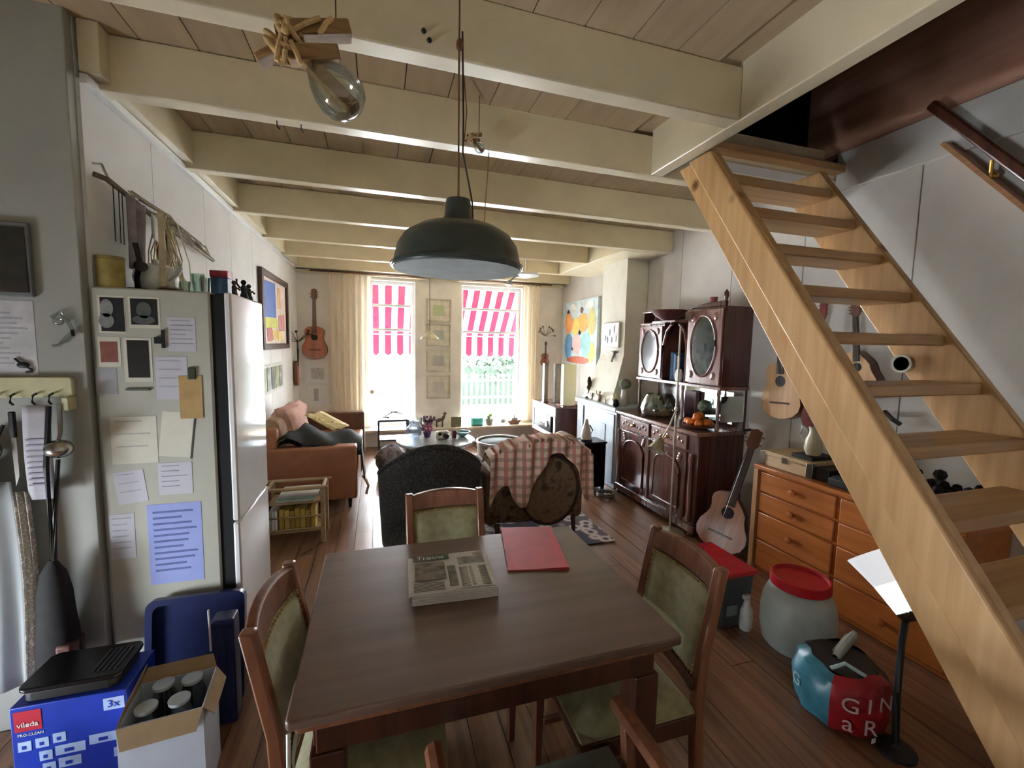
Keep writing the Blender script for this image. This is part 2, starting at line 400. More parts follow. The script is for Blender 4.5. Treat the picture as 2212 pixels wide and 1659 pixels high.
# ------------------------------------------------------------ outside
grd = box(-40, 45, 7.1, 90, -0.45, -0.3).struct('ground', mat('street_paving', (226, 226, 222), 0.8))
hedge = T('hedge', 'bright green leafy hedge beyond the street outside the window', 'hedge', (3.3, 13.2, -0.3))
b = B(); random.seed(5)
for k in range(900):
    cx = 1.4 + random.random() * 5.6; cz = 0.45 + random.random() * 0.9 + 0.12 * math.sin(cx * 3); cy = 13.0 + random.random() * 0.5
    a = random.random() * 6.28; d = 0.07 + random.random() * 0.07
    v1 = Vector((math.cos(a), random.uniform(-.6, .6), math.sin(a))).normalized() * d; v2 = v1.cross(Vector((random.uniform(-1, 1), 1, random.uniform(-1, 1)))).normalized() * d * .6
    p = Vector((cx, cy, cz)); b.add([p - v1, p - v2, p + v1, p + v2], [(0, 1, 2, 3)])
b.obj('foliage', mat('hedge_green', (14, 36, 12), 0.7, 0.25, 3), hedge, smooth=False, stuff=True)
box(1.5, 6.9, 13.1, 13.4, -0.3, 0.9).obj('hedge_core', mat('hedge_dark', (12, 28, 11), 0.9), hedge)
fen = T('picket_fence', 'pale turquoise picket fence standing before the green hedge', 'fence', (4.2, 12.3, -0.3))
fm = mat('fence_turquoise', (28, 56, 50), 0.6)
for k in range(34):
    box(1.6 + k * .16, 1.67 + k * .16, 12.28, 12.31, -0.3, 0.72).obj('picket', fm, fen, smooth=False)
for z in (0.0, 0.5): box(1.6, 7.0, 12.31, 12.35, z, z + .07).obj('rail', fm, fen)
aw = T('striped_awning', 'red and white striped fabric awning hung outside over both windows', 'awning', (1.1, 7.12, 2.66))
prof = [(7.13, 2.66), (7.5, 2.24), (7.95, 1.74), (7.955, 1.56), (7.955, 1.40)]
redc = cloth_thin('awning_red', (106, 40, 58), 0.6); whc = cloth_thin('awning_white', (225, 225, 225), 0.65)
def strip(x0, x1, nm, mt):
    bb = B(); mid = (x0 + x1) / 2
    vs = []
    for yy, zz in prof: vs += [(x0, yy, zz), (x1, yy, zz)]
    vs += [(mid, 7.955, 1.355)]; n = len(prof)
    bb.add(vs, [(2 * i, 2 * i + 1, 2 * i + 3, 2 * i + 2) for i in range(n - 1)] + [(2 * n - 2, 2 * n - 1, 2 * n)])
    return bb.obj(nm, mt, aw, smooth=False, solid=0.002)
x = -0.6; k = 0
first = {}
while x < 2.95:
    wd = 0.112 if k % 2 else 0.095
    strip(x, x + wd, 'red_stripe' if k % 2 else 'white_stripe', redc if k % 2 else whc)
    x += wd; k += 1
B().cyl((-.6, 7.955, 1.74), (2.95, 7.955, 1.74), 0.014).obj('front_bar', steel, aw)
for xx in (-.6, 2.95): B().bar((xx, 7.12, 1.9), (xx, 7.95, 1.73), .03, .03).obj('side_arm', steel, aw)

# ------------------------------------------------------------ staircase
st = T('staircase', 'open pine staircase with thick steps rising to the upper floor', 'staircase', (1.98, 0.1, 0))
k = 0.7095; cF = 0.0307           # front edge line of both stringers: y = cF + k*z
def stringer(x0, x1, name, y_in):
    zt = 2.58
    L = math.hypot(1, k); dep = 0.234 * L          # horizontal depth of the board
    b = B()
    ol = [(cF + k * 0.0, 0.0), (cF + dep, 0.0), (cF + k * (zt - .0) + dep - 0.05, zt - 0.02), (cF + k * zt, zt)]
    b.prism([(cF, 0), (cF + dep, 0), (cF + k * zt + dep * .9, zt), (cF + k * zt, zt)], x0, x1, 'x')
    return b.obj(name, pine, st, bevel=0.006)
s1 = stringer(1.612, 1.655, 'stringer', 1)
# raised front half of the near stringer: the long step line along its face
b = B(); dep = 0.123 * math.hypot(1, k)
b.prism([(cF - .002, 0), (cF + dep, 0), (cF + k * 2.58 + dep, 2.58), (cF - .002 + k * 2.58, 2.58)], 1.584, 1.612, 'x')
b.obj('stringer_facing', pine, s1, bevel=0.008)
stringer(2.33, 2.372, 'stringer', -1)
for i in range(13):
    z = 2.455 - i * 0.1955
    if z < 0.05: break
    yf = cF + k * z + 0.012
    box(1.655, 2.33, yf, yf + 0.19, z - 0.045, z).obj('tread', pine_x, st, bevel=0.006)
hr = T('handrail', 'dark wooden handrail sloping along the wall beside the stairs', 'handrail', (2.9, 1.3, 2.4))
B().bar((2.9, 1.70, 2.945), (2.9, 0.7, 1.69), .05, .055, (1, 0, 0)).obj('rail', oak_d, hr, bevel=.012)
B().bar((2.962, 1.64, 2.72), (2.962, 0.75, 1.6), .02, .12, (1, 0, 0)).obj('backing_board', wood('rail_board', (176, 128, 86), (150, 104, 66), 'y'), hr)
for yy, zz in ((1.434, 2.52), (0.95, 1.92)):
    b = B().tube([(2.95, yy, zz - .03), (2.92, yy, zz - .045), (2.9, yy - .01, zz + .03)], .008)
    b.ball((2.945, yy, zz - .035), .02); b.obj('bracket', brass, hr)
# ------------------------------------------------------------ dining table
tb = T('dining_table', 'dark brown wooden dining table holding a newspaper and a red folder', 'table', (0.32, 1.38, 0))
b = B().prism(rrect(-0.205, 0.845, 0.98, 1.785, 0.012, 2), 0.735, 0.76, 'z'); b.obj('table_top', oak_x, tb, bevel=.005)
b = B().prism(rrect(-0.19, 0.83, 1.0, 1.765, 0.012, 2), 0.708, 0.732, 'z'); b.obj('draw_leaf', oak, tb, bevel=.004)
for q in ((-.15, .79, 1.035, 1.06), (-.15, .79, 1.705, 1.73), (-.16, -.135, 1.06, 1.705), (.775, .80, 1.06, 1.705)):
    box(*q, 0.615, 0.708).obj('apron', oak_d, tb, bevel=.003)
for cx in (-.125, .765):
    for cy in (1.07, 1.695):
        b = B(); h = .04
        vs = [(cx + i * h, cy + j * h, .615) for i, j in ((-1, -1), (1, -1), (1, 1), (-1, 1))] + [(cx + i * h, cy + j * h, .25) for i, j in ((-1, -1), (1, -1), (1, 1), (-1, 1))] + [(cx + i * .024, cy + j * .024, 0) for i, j in ((-1, -1), (1, -1), (1, 1), (-1, 1))]
        b.add(vs, [(0, 1, 2, 3), (11, 10, 9, 8)] + [(k * 4 + i, k * 4 + (i + 1) % 4, k * 4 + 4 + (i + 1) % 4, k * 4 + 4 + i) for k in range(2) for i in range(4)])
        b.obj('leg', oak_d, tb, bevel=.004, smooth=False)

# ------------------------------------------------------------ dining chairs
velvet = mat('olive_velvet', (166, 160, 116), 0.85, 0.12, 30, sheen=0.4, bump=0.1)
velvet_b = mat('grey_green_velvet', (96, 104, 94), 0.85, 0.12, 30, sheen=0.4, bump=0.1)
def chair(label, loc, rz, arms=False, H=0.9, fab=velvet, group='dining chairs around the table'):
    t = T('dining_armchair' if arms else 'dining_chair', label, 'chair', loc, group, local=True, rot=(0, 0, rz))
    W = 0.168 if not arms else 0.235
    for s in (-1, 1):
        ol = [(-.245, 0), (-.212, 0), (-.182, .42), (-.196, .62), (-.25, H), (-.285, H), (-.232, .62), (-.222, .42)]
        B().prism(ol, s * W - .017, s * W + .017, 'x').obj('rear_leg', oak, t, bevel=.006)
        b = B(); x = s * (W + .02); y = .205
        b.add([(x + i * .02, y + j * .02, .43) for i, j in ((-1, -1), (1, -1), (1, 1), (-1, 1))] + [(x + i * .013, y + j * .013, 0) for i, j in ((-1, -1), (1, -1), (1, 1), (-1, 1))], [(0, 1, 2, 3), (7, 6, 5, 4)] + [(i, (i + 1) % 4, 4 + (i + 1) % 4, 4 + i) for i in range(4)])
        b.obj('front_leg', oak_d, t, bevel=.004)
        box(s * (W + .008) - .011, s * (W + .008) + .011, -.19, .19, .37, .43).obj('seat_rail', oak_d, t, bevel=.003)
        box(s * (W + .008) - .009, s * (W + .008) + .009, -.2, .19, .17, .195).obj('stretcher', oak_d, t, bevel=.003)
        if arms:
            b = B().tube([(s * W, -.215, .6), (s * (W + .02), -.05, .6), (s * (W + .025), .2, .585)], .024, 8); b.obj('armrest', oak, t)
            B().bar((s * (W + .025), .13, .44), (s * (W + .025), .15, .58), .03, .03).obj('arm_post', oak, t, bevel=.004)
    box(-W, W, .185, .207, .37, .43).obj('seat_rail', oak_d, t, bevel=.003)
    box(-W, W, -.21, -.19, .37, .43).obj('seat_rail', oak_d, t, bevel=.003)
    def arc(u, z, off, dep=.022): # gently bowed crosspiece
        x = -W + 2 * W * u
        return (x, -.196 - (z - .62) / (H - .62) * .054 - off - dep * (1 - (2 * u - 1) ** 2), z)
    def bowed(z0, z1, th, n=10, crown=0.0):
        bb = B(); vs = []
        for i in range(n + 1):
            u = i / n; cz = crown * (1 - (2 * u - 1) ** 2)
            for z, o in ((z0, 0), (z1 + cz, 0), (z1 + cz, th), (z0, th)):
                vs.append(arc(u, z, o))
        fs = [(0, 1, 2, 3), (4 * n + 3, 4 * n + 2, 4 * n + 1, 4 * n)]
        for i in range(n):
            for j in range(4): fs.append((4 * i + j, 4 * i + 4 + j, 4 * i + 4 + (j + 1) % 4, 4 * i + (j + 1) % 4))
        return bb.add(vs, fs)
    bowed(H - .075, H - .012, .03, crown=.018).obj('top_rail', oak, t, bevel=.006)
    bowed(.50, .535, .024).obj('back_rail', oak_d, t, bevel=.004)
    n = 8; bb = B()
    def pad(u, v, side):
        z = .54 + (H - .08 - .54) * v; uu = .04 + .92 * u
        p = Vector(arc(uu, z, .012)); e = min(u, 1 - u, v * 1.2, (1 - v) * 1.2); e = min(1, e / .15)
        return p + Vector((0, side * (.006 + .014 * math.sin(e * PI / 2)), 0))
    bb.sheet(lambda u, v: pad(u, v, 1), n, n); bb.sheet(lambda u, v: pad(u, v, -1), n, n)
    bp = bb.obj('back_pad', fab, t)
    nb = B()
    for k in range(19):
        for v in (.02, .98):
            p = pad(.02 + .96 * k / 18, v, 1); nb.ball(p, .0045, 6, 4)
    for k in range(14):
        for u in (.02, .98):
            p = pad(u, .05 + .9 * k / 13, 1); nb.ball(p, .0045, 6, 4)
    nb.obj('nail_heads', brass, bp, stuff=True)
    sp = B()
    def seat(u, v):
        x = (-W - .012) + 2 * (W + .012) * u; y = -.195 + .41 * v; e = min(u, 1 - u, v, 1 - v); e = min(1, e / .18)
        return Vector((x, y, .44 + .04 * math.sin(e * PI / 2)))
    sp.sheet(seat, 10, 10); sp.box(-W - .012, W + .012, -.195, .215, .428, .441); sp.obj('seat_pad', fab, t)
    return t
chair('wooden dining chair with olive back pad beside the cardboard box', (-0.025, 1.265, 0), -PI / 2 - 0.09)
chair('wooden dining chair with olive back pad beside the red-lidded bin', (0.775, 1.225, 0), PI / 2)
chair('wooden dining chair with olive back pad facing the newspaper before the grey wicker armchair', (0.308, 1.735, 0), PI + .03)
chair('wooden dining chair with armrests pushed under the table edge opposite the wicker armchair', (0.385, 0.80, 0), 0, True, 0.84, velvet_b)

# ------------------------------------------------------------ on the table
newsm = pattern('newsprint', [(212, 212, 206), (226, 225, 220), (236, 234, 230)], 90, 0.9, 'NOISE')
nw = T('newspaper_stack', 'folded stack of newspapers lying on the dining table', 'newspaper', (0.24, 1.45, 0.76), local=True, rot=(0, 0, -0.06))
for k in range(5):
    dx = random.uniform(-.006, .006)
    b = B()
    def pg(u, v, z, dx=dx): return Vector((-.142 + .284 * u + dx, -.12 + .245 * v, z + .004 * math.sin(u * 5 + k) * (1 if k == 4 else .3)))
    b.sheet(lambda u, v: pg(u, v, .008 * k), 6, 4); b.sheet(lambda u, v: pg(u, v, .008 * k + .0075), 6, 4)
    # fold along the front edge
    b.tube([(-.14 + dx, -.12, .008 * k + .004), (.14 + dx, -.12, .008 * k + .004)], .0042, 6)
    b.obj('newspaper', newsm, nw)
gm = mat('news_green_grey', (112, 120, 112), 0.9, .2, 40)
hd = box(-.13, .0, .085, .118, .0428, .0442).obj('masthead', gm, nw)
text('masthead_lettering', 'Trouw', 0.036, paper, nw, (-.068, .1, .0448), (0, 0, 0))
pm = [mat('news_photo_%d' % i, c, 0.9, .3, 25) for i, c in enumerate(((150, 142, 130), (176, 174, 168), (140, 142, 130), (190, 172, 166)))]
for i, q in enumerate(((-.125, -.02, -.05, .065), (.03, .125, .035, .085), (-.012, .016, -.1, .03), (.09, .13, .092, .116))):
    box(q[0], q[1], q[2], q[3], .0425, .0436).obj('printed_picture', pm[i], nw)
b = B()
for cx0 in (.028, .062, .096):
    for k in range(18): b.box(cx0, cx0 + .028, -.112 + .0072 * k, -.109 + .0072 * k, .0425, .0432)
for k in range(7): b.box(-.13, -.03, -.115 + .0072 * k, -.112 + .0072 * k, .0425, .0432)
b.obj('printed_columns', mat('news_ink', (112, 112, 108), .9), nw, smooth=False, stuff=True)
fd = T('paper_folder', 'thin red cardboard folder lying beside the newspaper stack', 'folder', (0.606, 1.622, 0.76), local=True, rot=(0, 0, -0.205))
rf = mat('red_folder', (206, 66, 72), 0.55, .05)
box(-.117, .117, -.188, .188, 0, .003).obj('back_cover', rf, fd, bevel=.001)
b = B().sheet(lambda u, v: Vector((-.117 + .232 * u, -.188 + .376 * v, .0045 + .006 * u * u * (1 - v))), 6, 6); b.obj('front_cover', rf, fd, solid=.0015, smooth=False)
B().tube([(-.205, 1.02, .70), (-.20, 0.985, .6), (-.215, .97, .4), (-.23, .96, .2), (-.22, 1.0, .012), (-.12, 1.15, .008)], .005).solo('power_cord', 'white cord hanging down at the dining table corner', 'cord', white_gloss)

# ------------------------------------------------------------ big pendant lamp
enam = mat('dark_green_enamel', (46, 58, 54), 0.3, .06, 6, coat=.4)
lp = T('pendant_lamp', 'large dark green enamel pendant lamp over the dining table', 'lamp', (0.247, 1.4, 1.83))
R = .2075
out = [(.205, 1.834), (.2075, 1.842), (.200, 1.852), (.196, 1.872), (.188, 1.905), (.166, 1.937), (.125, 1.962), (.075, 1.978), (.052, 1.984), (.044, 1.998), (.041, 2.03), (.038, 2.05), (.02, 2.056)]
inn = [(max(.001, r - .004), z - .003) for r, z in out[::-1]]
B().lathe(out, (0.247, 1.4, 0), 40).obj('lamp_shade', enam, lp)
B().lathe(inn, (0.247, 1.4, 0), 40).obj('shade_lining', mat('grey_lining', (104, 108, 106), .7), lp)
b = B().lathe([(.204, 1.8385), (.209, 1.8385), (.209, 1.846), (.204, 1.846), (.204, 1.8385)], (0.247, 1.4, 0), 40); b.obj('rolled_rim', enam, lp)
B().lathe([(.001, 1.88), (.022, 1.887), (.03, 1.91), (.022, 1.94), (.014, 1.955)], (0.247, 1.4, 0), 16).obj('bulb', mat('bulb_glass', (240, 236, 226), .2), lp)
cordm = mat('brown_cord', (120, 94, 66), .8)
B().tube([(.247, 1.4, 2.05), (.246, 1.4, 2.45), (.247, 1.4, 2.818)], .0038).obj('cord', cordm, lp)
B().lathe([(.002, 2.49), (.010, 2.50), (.011, 2.515), (.004, 2.53)], (.247, 1.4, 0), 10).obj('cord_grip', oak, lp)
B().tube([(.256, 1.4, 2.55), (.262, 1.405, 2.3), (.262, 1.41, 2.2), (.28, 1.42, 2.13), (.30, 1.44, 2.06), (.305, 1.45, 1.98)], .003).obj('loose_flex', mat('dark_flex', (70, 60, 48), .7), lp)

# driftwood ornament lamps
drift = wood('driftwood', (164, 128, 84), (128, 94, 56), 'x', .7, 6)
rope = mat('rope_tan', (206, 172, 120), .9, .12, 60)
def driftlamp(label, loc, s, top):
    t = T('driftwood_lamp', label, 'lamp', loc, 'hanging driftwood lamps', local=True)
    def P(x, y, z): return (x * s, y * s, z * s)
    def blk(nm, p, q, wd, th, rx=(0, 1, 0)):
        B().bar(P(*p), P(*q), th * s, wd * s, rx).obj(nm, drift, t, bevel=.004 * s)
    blk('upper_block', (-.045, .0, .112), (.098, .01, .150), .046, .036)
    blk('lower_block', (-.045, -.012, .050), (.073, -.008, .074), .046, .036)
    blk('side_block', (-.012, .0, .105), (-.115, .005, .030), .048, .018)
    blk('back_block', (-.078, .03, .122), (-.015, .03, .134), .034, .024)
    def ring(c, rx, rz, tilt, r=.0062, ry=.03):
        c = Vector(c); ca, sa = math.cos(tilt), math.sin(tilt)
        pts = []
        for i in range(19):
            a_ = 2 * PI * i / 18; u, v = rx * math.cos(a_), rz * math.sin(a_)
            pts.append(Vector((c.x + u * ca - v * sa, c.y + ry * math.cos(a_), c.z + u * sa + v * ca)) * s)
        return B().tube(pts, r * s, 7)
    for c, rx, rz, tl in (((-.05, -.004, .105), .012, .034, .35), ((-.038, -.004, .098), .012, .036, -.2), ((-.062, 0, .08), .014, .036, .9), ((-.028, -.006, .108), .01, .032, .55), ((-.045, -.006, .07), .012, .036, 1.3), ((-.07, -.004, .06), .01, .03, .7)):
        ring(c, rx, rz, tl).obj('rope_loop', rope, t)
    for pts in ([(-.055, -.035, .08), (-.062, -.036, .05), (-.066, -.034, .02)], [(-.045, -.036, .075), (-.046, -.038, .045), (-.05, -.035, .018), (-.06, -.034, .014)], [(-.035, -.036, .07), (-.022, -.036, .045), (-.014, -.034, .022)], [(-.03, -.03, .1), (.005, -.03, .125), (.03, -.022, .145)], [(.03, -.03, .105), (.045, -.026, .135), (.058, -.02, .152)]):
        B().tube([P(*q) for q in pts], .0062 * s, 7).obj('rope_end', rope, t)
    B().ball(P(-.045, -.036, .09), .011 * s, 10, 7).obj('rope_knot', rope, t)
    d = Vector((.114, -.015, -.104)).normalized(); q = d.to_track_quat('Z', 'Y').to_matrix().to_4x4()
    o = Vector((.005, -.005, .042))
    prof = [(.018, 0), (.024, .012), (.042, .035), (.056, .062), (.062, .09), (.058, .115), (.044, .136), (.022, .148), (.001, .152)]
    B().lathe([(r * s, z * s) for r, z in prof], o * s, 26, q).obj('glass_bulb', glass_v, t)
    B().bar((o - d * .02) * s, (o + d * .14) * s, .034 * s, .034 * s, (0, 1, 0)).obj('inner_stick', drift, t, bevel=.004 * s)
    B().tube([P(.065, 0, .145), (.065 * s, 0, top - loc[2])], .0018, 5).obj('hanging_string', mat('dark_string', (80, 64, 44), .9), t)
    return t
driftlamp('large driftwood and glass bulb lamp tied with pale rope', (-.165, 1.3, 2.268), 1.04, 2.818)
driftlamp('small driftwood and glass bulb lamp above the dark green pendant', (.462, 2.2, 2.575), .42, 2.818)
b = B().tube([(.425, 2.26, 2.6), (.43, 2.22, 2.74), (.37, 2.0, 2.815)], .003); b.solo('lamp_wire', 'thin brown wire running from the small driftwood lamp to the ceiling', 'wire', cordm)
b = B().tube([(.565, 2.3, 2.598), (.56, 2.3, 2.5), (.55, 2.3, 2.35), (.545, 2.3, 2.2)], .003); b.solo('pull_cord', 'thin orange-brown pull cord hanging from the beam behind the pendant', 'cord', mat('orange_cord', (160, 110, 66), .8))
# small cream pendant over the round table, white dish lamp near the far beam
sp = T('small_pendant', 'small cream pendant lamp hanging before the framed pictures between the windows', 'lamp', (.56, 4.95, 1.63))
B().lathe([(.105, 1.645), (.095, 1.66), (.06, 1.69), (.028, 1.712), (.018, 1.74), (.014, 1.74), (.024, 1.708), (.056, 1.685), (.09, 1.655), (.102, 1.643), (.105, 1.645)], (.56, 4.95, 0), 22).obj('lamp_shade', mat('cream_glass', (244, 236, 206), .3), sp)
B().tube([(.56, 4.95, 1.73), (.555, 4.95, 2.818)], .003).obj('cord', mat('dark_flex', (70, 60, 48), .7), sp)
wlp = T('dish_lamp', 'white glass dish lamp under the ceiling by the right curtain', 'lamp', (1.72, 5.15, 2.34))
B().lathe([(.001, 2.425), (.1, 2.43), (.17, 2.445), (.185, 2.465), (.18, 2.468), (.12, 2.452), (.03, 2.47), (.02, 2.5)], (1.75, 5.15, 0), 24).obj('glass_dish', white_gloss, wlp)
B().lathe([(.012, 2.46), (.012, 2.7), (.05, 2.74), (.05, 2.818)], (1.75, 5.15, 0), 12).obj('stem', steel, wlp)
b = B().tube([(1.75, 5.15, 2.46), (1.6, 5.1, 2.42), (1.53, 5.08, 2.36)], .012); b.lathe([(.01, 2.30), (.05, 2.315), (.03, 2.36), (.01, 2.37)], (1.52, 5.08, 0), 12); b.obj('side_spot', mat('grey_metal', (150, 150, 150), .3, metal=.8), wlp)
# ------------------------------------------------------------ fridge
fr = T('fridge', 'tall white fridge freezer covered with photos and notes', 'fridge', (-.84, 2.44, 0))
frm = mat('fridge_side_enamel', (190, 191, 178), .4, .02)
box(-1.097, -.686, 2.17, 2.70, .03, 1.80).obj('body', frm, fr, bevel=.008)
box(-.686, -.634, 2.18, 2.695, .05, 1.79).obj('door_gasket', mat('gasket_black', (14, 14, 15), .8), fr)
frd = mat('fridge_door_gloss', (240, 240, 240), .1, .01)
box(-.634, -.606, 2.17, 2.70, .78, 1.80).obj('upper_door', frd, fr, bevel=.008)
box(-.634, -.606, 2.17, 2.70, .05, .772).obj('lower_door', frd, fr, bevel=.008)
box(-1.05, -.65, 2.2, 2.68, 0, .03).obj('plinth', black, fr)

def sheet_on_y(y, x0, x1, z0, z1, label, cat, m, name='note', lines=0, inner=None, th=.0012, ink=(90, 92, 110), tilt=0.0, group=None, dy=0.0):
    y = y - dy
    t = T(name, label, cat, ((x0 + x1) / 2, y, z0), group)
    cx, cz = (x0 + x1) / 2, (z0 + z1) / 2
    rot = Matrix.Translation((cx, 0, cz)) @ Matrix.Rotation(tilt, 4, 'Y') @ Matrix.Translation((-cx, 0, -cz))
    B().box(x0, x1, y - th, y - .0002, z0, z1, rot).obj('sheet', m, t, smooth=False)
    if inner:
        q, mm = inner; B().box(q[0], q[1], y - th - .001, y - th, q[2], q[3], rot).obj('picture', mm, t, smooth=False)
    if lines:
        b = B(); n = lines; h = (z1 - z0)
        for k in range(n):
            zz = z1 - h * (.1 + .8 * k / n); b.box(x0 + (x1 - x0) * .1, x0 + (x1 - x0) * random.uniform(.55, .92), y - th - .0008, y - th, zz - h * .012, zz + h * .012, rot)
        b.obj('printed_lines', mat('ink_%d_%d_%d' % ink, ink, .8), t, smooth=False, stuff=True)
    return t
FY = 2.17
cardm = mat('card_cream', (222, 220, 204), .7, .03); lilac = mat('paper_lilac', (206, 206, 216), .7, .03); bluep = mat('paper_blue', (158, 172, 232), .7, .03)
bw1 = pattern('bw_photo_a', [(10, 10, 12), (22, 24, 26), (46, 50, 50)], 14, .7, 'NOISE')
bw2 = pattern('bw_photo_b', [(8, 9, 11), (18, 20, 22), (40, 44, 46)], 16, .7, 'NOISE')
brn = pattern('dark_photo', [(14, 12, 9), (30, 26, 20), (10, 10, 8)], 16, .7, 'NOISE')
redp = mat('faded_red_photo', (146, 86, 74), .5, .15, 30)
sheet_on_y(FY, -1.075, -.985, 1.615, 1.765, 'black and white portrait photo at the top of the fridge side', 'photo', cardm, 'photo', inner=((-1.066, -.988, 1.622, 1.758), bw1))
sheet_on_y(FY, -.973, -.866, 1.638, 1.765, 'square dark photo of a figure beside the portrait on the fridge', 'photo', cardm, 'photo', inner=((-.966, -.874, 1.652, 1.758), bw2))
sheet_on_y(FY, -1.082, -1.008, 1.478, 1.60, 'small faded red photo on the fridge side', 'photo', cardm, 'photo', inner=((-1.075, -1.018, 1.497, 1.58), redp))
sheet_on_y(FY, -.998, -.902, 1.415, 1.597, 'tall dark brown photo on the fridge side', 'photo', cardm, 'photo', inner=((-.986, -.912, 1.433, 1.587), brn))
sheet_on_y(FY, -.842, -.743, 1.543, 1.687, 'pale lilac note with typed lines near the black door gap', 'note', lilac, lines=6, ink=(168, 168, 180))
sheet_on_y(FY, -.893, -.779, 1.34, 1.521, 'blank pale note beside the dark brown photo on the fridge', 'note', lilac, lines=4, ink=(186, 186, 196))
sheet_on_y(FY, -.812, -.728, 1.255, 1.44, 'tan paper bag card pinned on the fridge side', 'card', mat('tan_card', (190, 158, 104), .8, .1), 'card', dy=.002)
sheet_on_y(FY, -1.097, -1.026, 1.364, 1.472, 'small grey envelope under the faded red photo on the fridge', 'envelope', mat('grey_envelope', (178, 180, 184), .8), 'envelope')
sheet_on_y(FY, -1.06, -.90, 1.07, 1.27, 'large cream sheet with faint drawing on the fridge', 'sheet', cardm, 'sheet', lines=3, ink=(196, 198, 190))
sheet_on_y(FY, -.888, -.77, 1.09, 1.285, 'slanted cream sheet with a dark edge on the fridge', 'sheet', cardm, 'sheet', tilt=.12, inner=((-.772, -.766, 1.085, 1.28), mat('dark_edge', (70, 74, 70), .7)))
sheet_on_y(FY, -1.055, -.95, .90, 1.04, 'note shaped like a little house with bent top on the fridge', 'note', lilac, lines=3, ink=(178, 182, 190), tilt=-.1)
sheet_on_y(FY, -.904, -.78, .925, 1.065, 'pale note with handwritten lines above the blue letter', 'note', lilac, lines=5, ink=(160, 166, 180))
sheet_on_y(FY, -.952, -.753, .526, .885, 'light blue typed letter on the fridge side', 'letter', bluep, 'letter', lines=11, ink=(104, 116, 178))
sheet_on_y(FY, -1.085, -.998, .66, .855, 'narrow shopping list beside the blue letter', 'note', lilac, lines=6, ink=(176, 186, 192))
lg = mat('photo_light_grey', (150, 152, 150), .7, .2, 20); mg = mat('photo_mid_grey', (92, 96, 96), .7, .25, 25)
for (nm, prs, mm) in (('photo', [ell(-1.045, 1.715, .022, .036, 16), ell(-1.048, 1.665, .026, .03, 14)], lg), ('photo.001', [ell(-.92, 1.712, .026, .034, 16), ell(-.922, 1.672, .04, .018, 14)], mg)):
    for ol in prs:
        B().prism(ol, FY - .0034, FY - .0023, 'y').obj('printed_shape', mm, bpy.data.objects[nm], smooth=False)
def magnet(x0, x1, z0, z1, label, m):
    box(x0, x1, FY - .008, FY - .0002, z0, z1).solo('fridge_magnet', label, 'magnet', m, 'magnets on the fridge', bevel=.002)
B().box(-.888, -.862, FY - .01, FY - .0002, 1.575, 1.602).box(-.863, -.853, FY - .01, FY - .0002, 1.557, 1.633).solo('fridge_magnet', 'black cross-shaped magnet beside the lilac note', 'magnet', black, 'magnets on the fridge')
magnet(-.777, -.748, 1.425, 1.475, 'dark green square magnet holding the tan card', mat('dark_green', (60, 66, 44), .5))
magnet(-.998, -.915, 1.378, 1.388, 'grey pen-shaped magnet under the dark brown photo', mat('pen_grey', (110, 114, 108), .4))

# ------------------------------------------------------------ kitchen wall items (wall face at y = 2.1)
PY = 2.15
_before = set(bpy.data.objects)
pf = T('wall_picture', 'dark framed picture on the grey kitchen wall above the typed sheet', 'picture', (-1.36, PY, 1.745))
box(-1.52, -1.222, PY - .02, PY, 1.745, 2.02).obj('frame', mat('grey_frame', (120, 124, 126), .4), pf, bevel=.004)
box(-1.5, -1.232, PY - .024, PY - .02, 1.76, 2.0).obj('picture', pattern('dark_picture', [(24, 26, 24), (52, 52, 44), (86, 60, 56)], 20, .4, 'NOISE'), pf)
sheet_on_y(PY, -1.5, -1.235, 1.445, 1.73, 'large typed sheet on the kitchen wall under the dark picture', 'sheet', mat('grey_sheet', (206, 206, 208), .7), 'sheet', lines=12, ink=(176, 178, 184))
b = B().ball((-1.275, PY - .008, 1.485), (.02, .006, .012)); b.tube([(-1.3, PY - .006, 1.51), (-1.275, PY - .01, 1.485), (-1.25, PY - .006, 1.468), (-1.25, PY - .006, 1.46), (-1.27, PY - .006, 1.457)], .004)
b.solo('bird_magnet', 'small dark bird shape stuck on the typed wall sheet', 'ornament', black)
rk = T('utensil_rack', 'cream wooden rack board with hooks on the kitchen wall', 'rack', (-1.32, PY, 1.36))
crm = mat('rack_cream', (206, 202, 160), .5, .06)
B().prism(rrect(-1.6, -1.122, 1.36, 1.44, .015), PY - .022, PY, 'y').obj('board', crm, rk, bevel=.004)
box(-1.145, -1.122, PY - .05, PY, 1.31, 1.362).obj('end_bracket', crm, rk, bevel=.004)
for xx in (-1.42, -1.345, -1.30, -1.235, -1.185):
    B().tube([(xx, PY - .022, 1.375), (xx, PY - .04, 1.37), (xx, PY - .045, 1.345), (xx, PY - .032, 1.335)], .004).obj('hook', black, rk)
ky = T('glass_ornament', 'clear glass ornament hanging on the kitchen wall beside the fridge', 'ornament', (-1.14, PY, 1.54))
b = B().tube([(-1.175, PY - .012, 1.67), (-1.15, PY - .014, 1.69), (-1.125, PY - .014, 1.66), (-1.112, PY - .012, 1.62)], .007); b.ball((-1.155, PY - .014, 1.655), (.02, .008, .014)); b.obj('upper_loop', glass_v, ky)
B().tube([(-1.112, PY - .012, 1.62), (-1.135, PY - .014, 1.595), (-1.155, PY - .014, 1.565), (-1.178, PY - .012, 1.56)], .006).obj('lower_curl', glass_v, ky)
B().tube([(-1.115, PY - .012, 1.625), (-1.11, PY - .016, 1.60)], .006).obj('dark_tip', black, ky)
cal = T('wall_calendar', 'long pale birthday calendar hanging from the utensil rack', 'calendar', (-1.225, PY, .96))
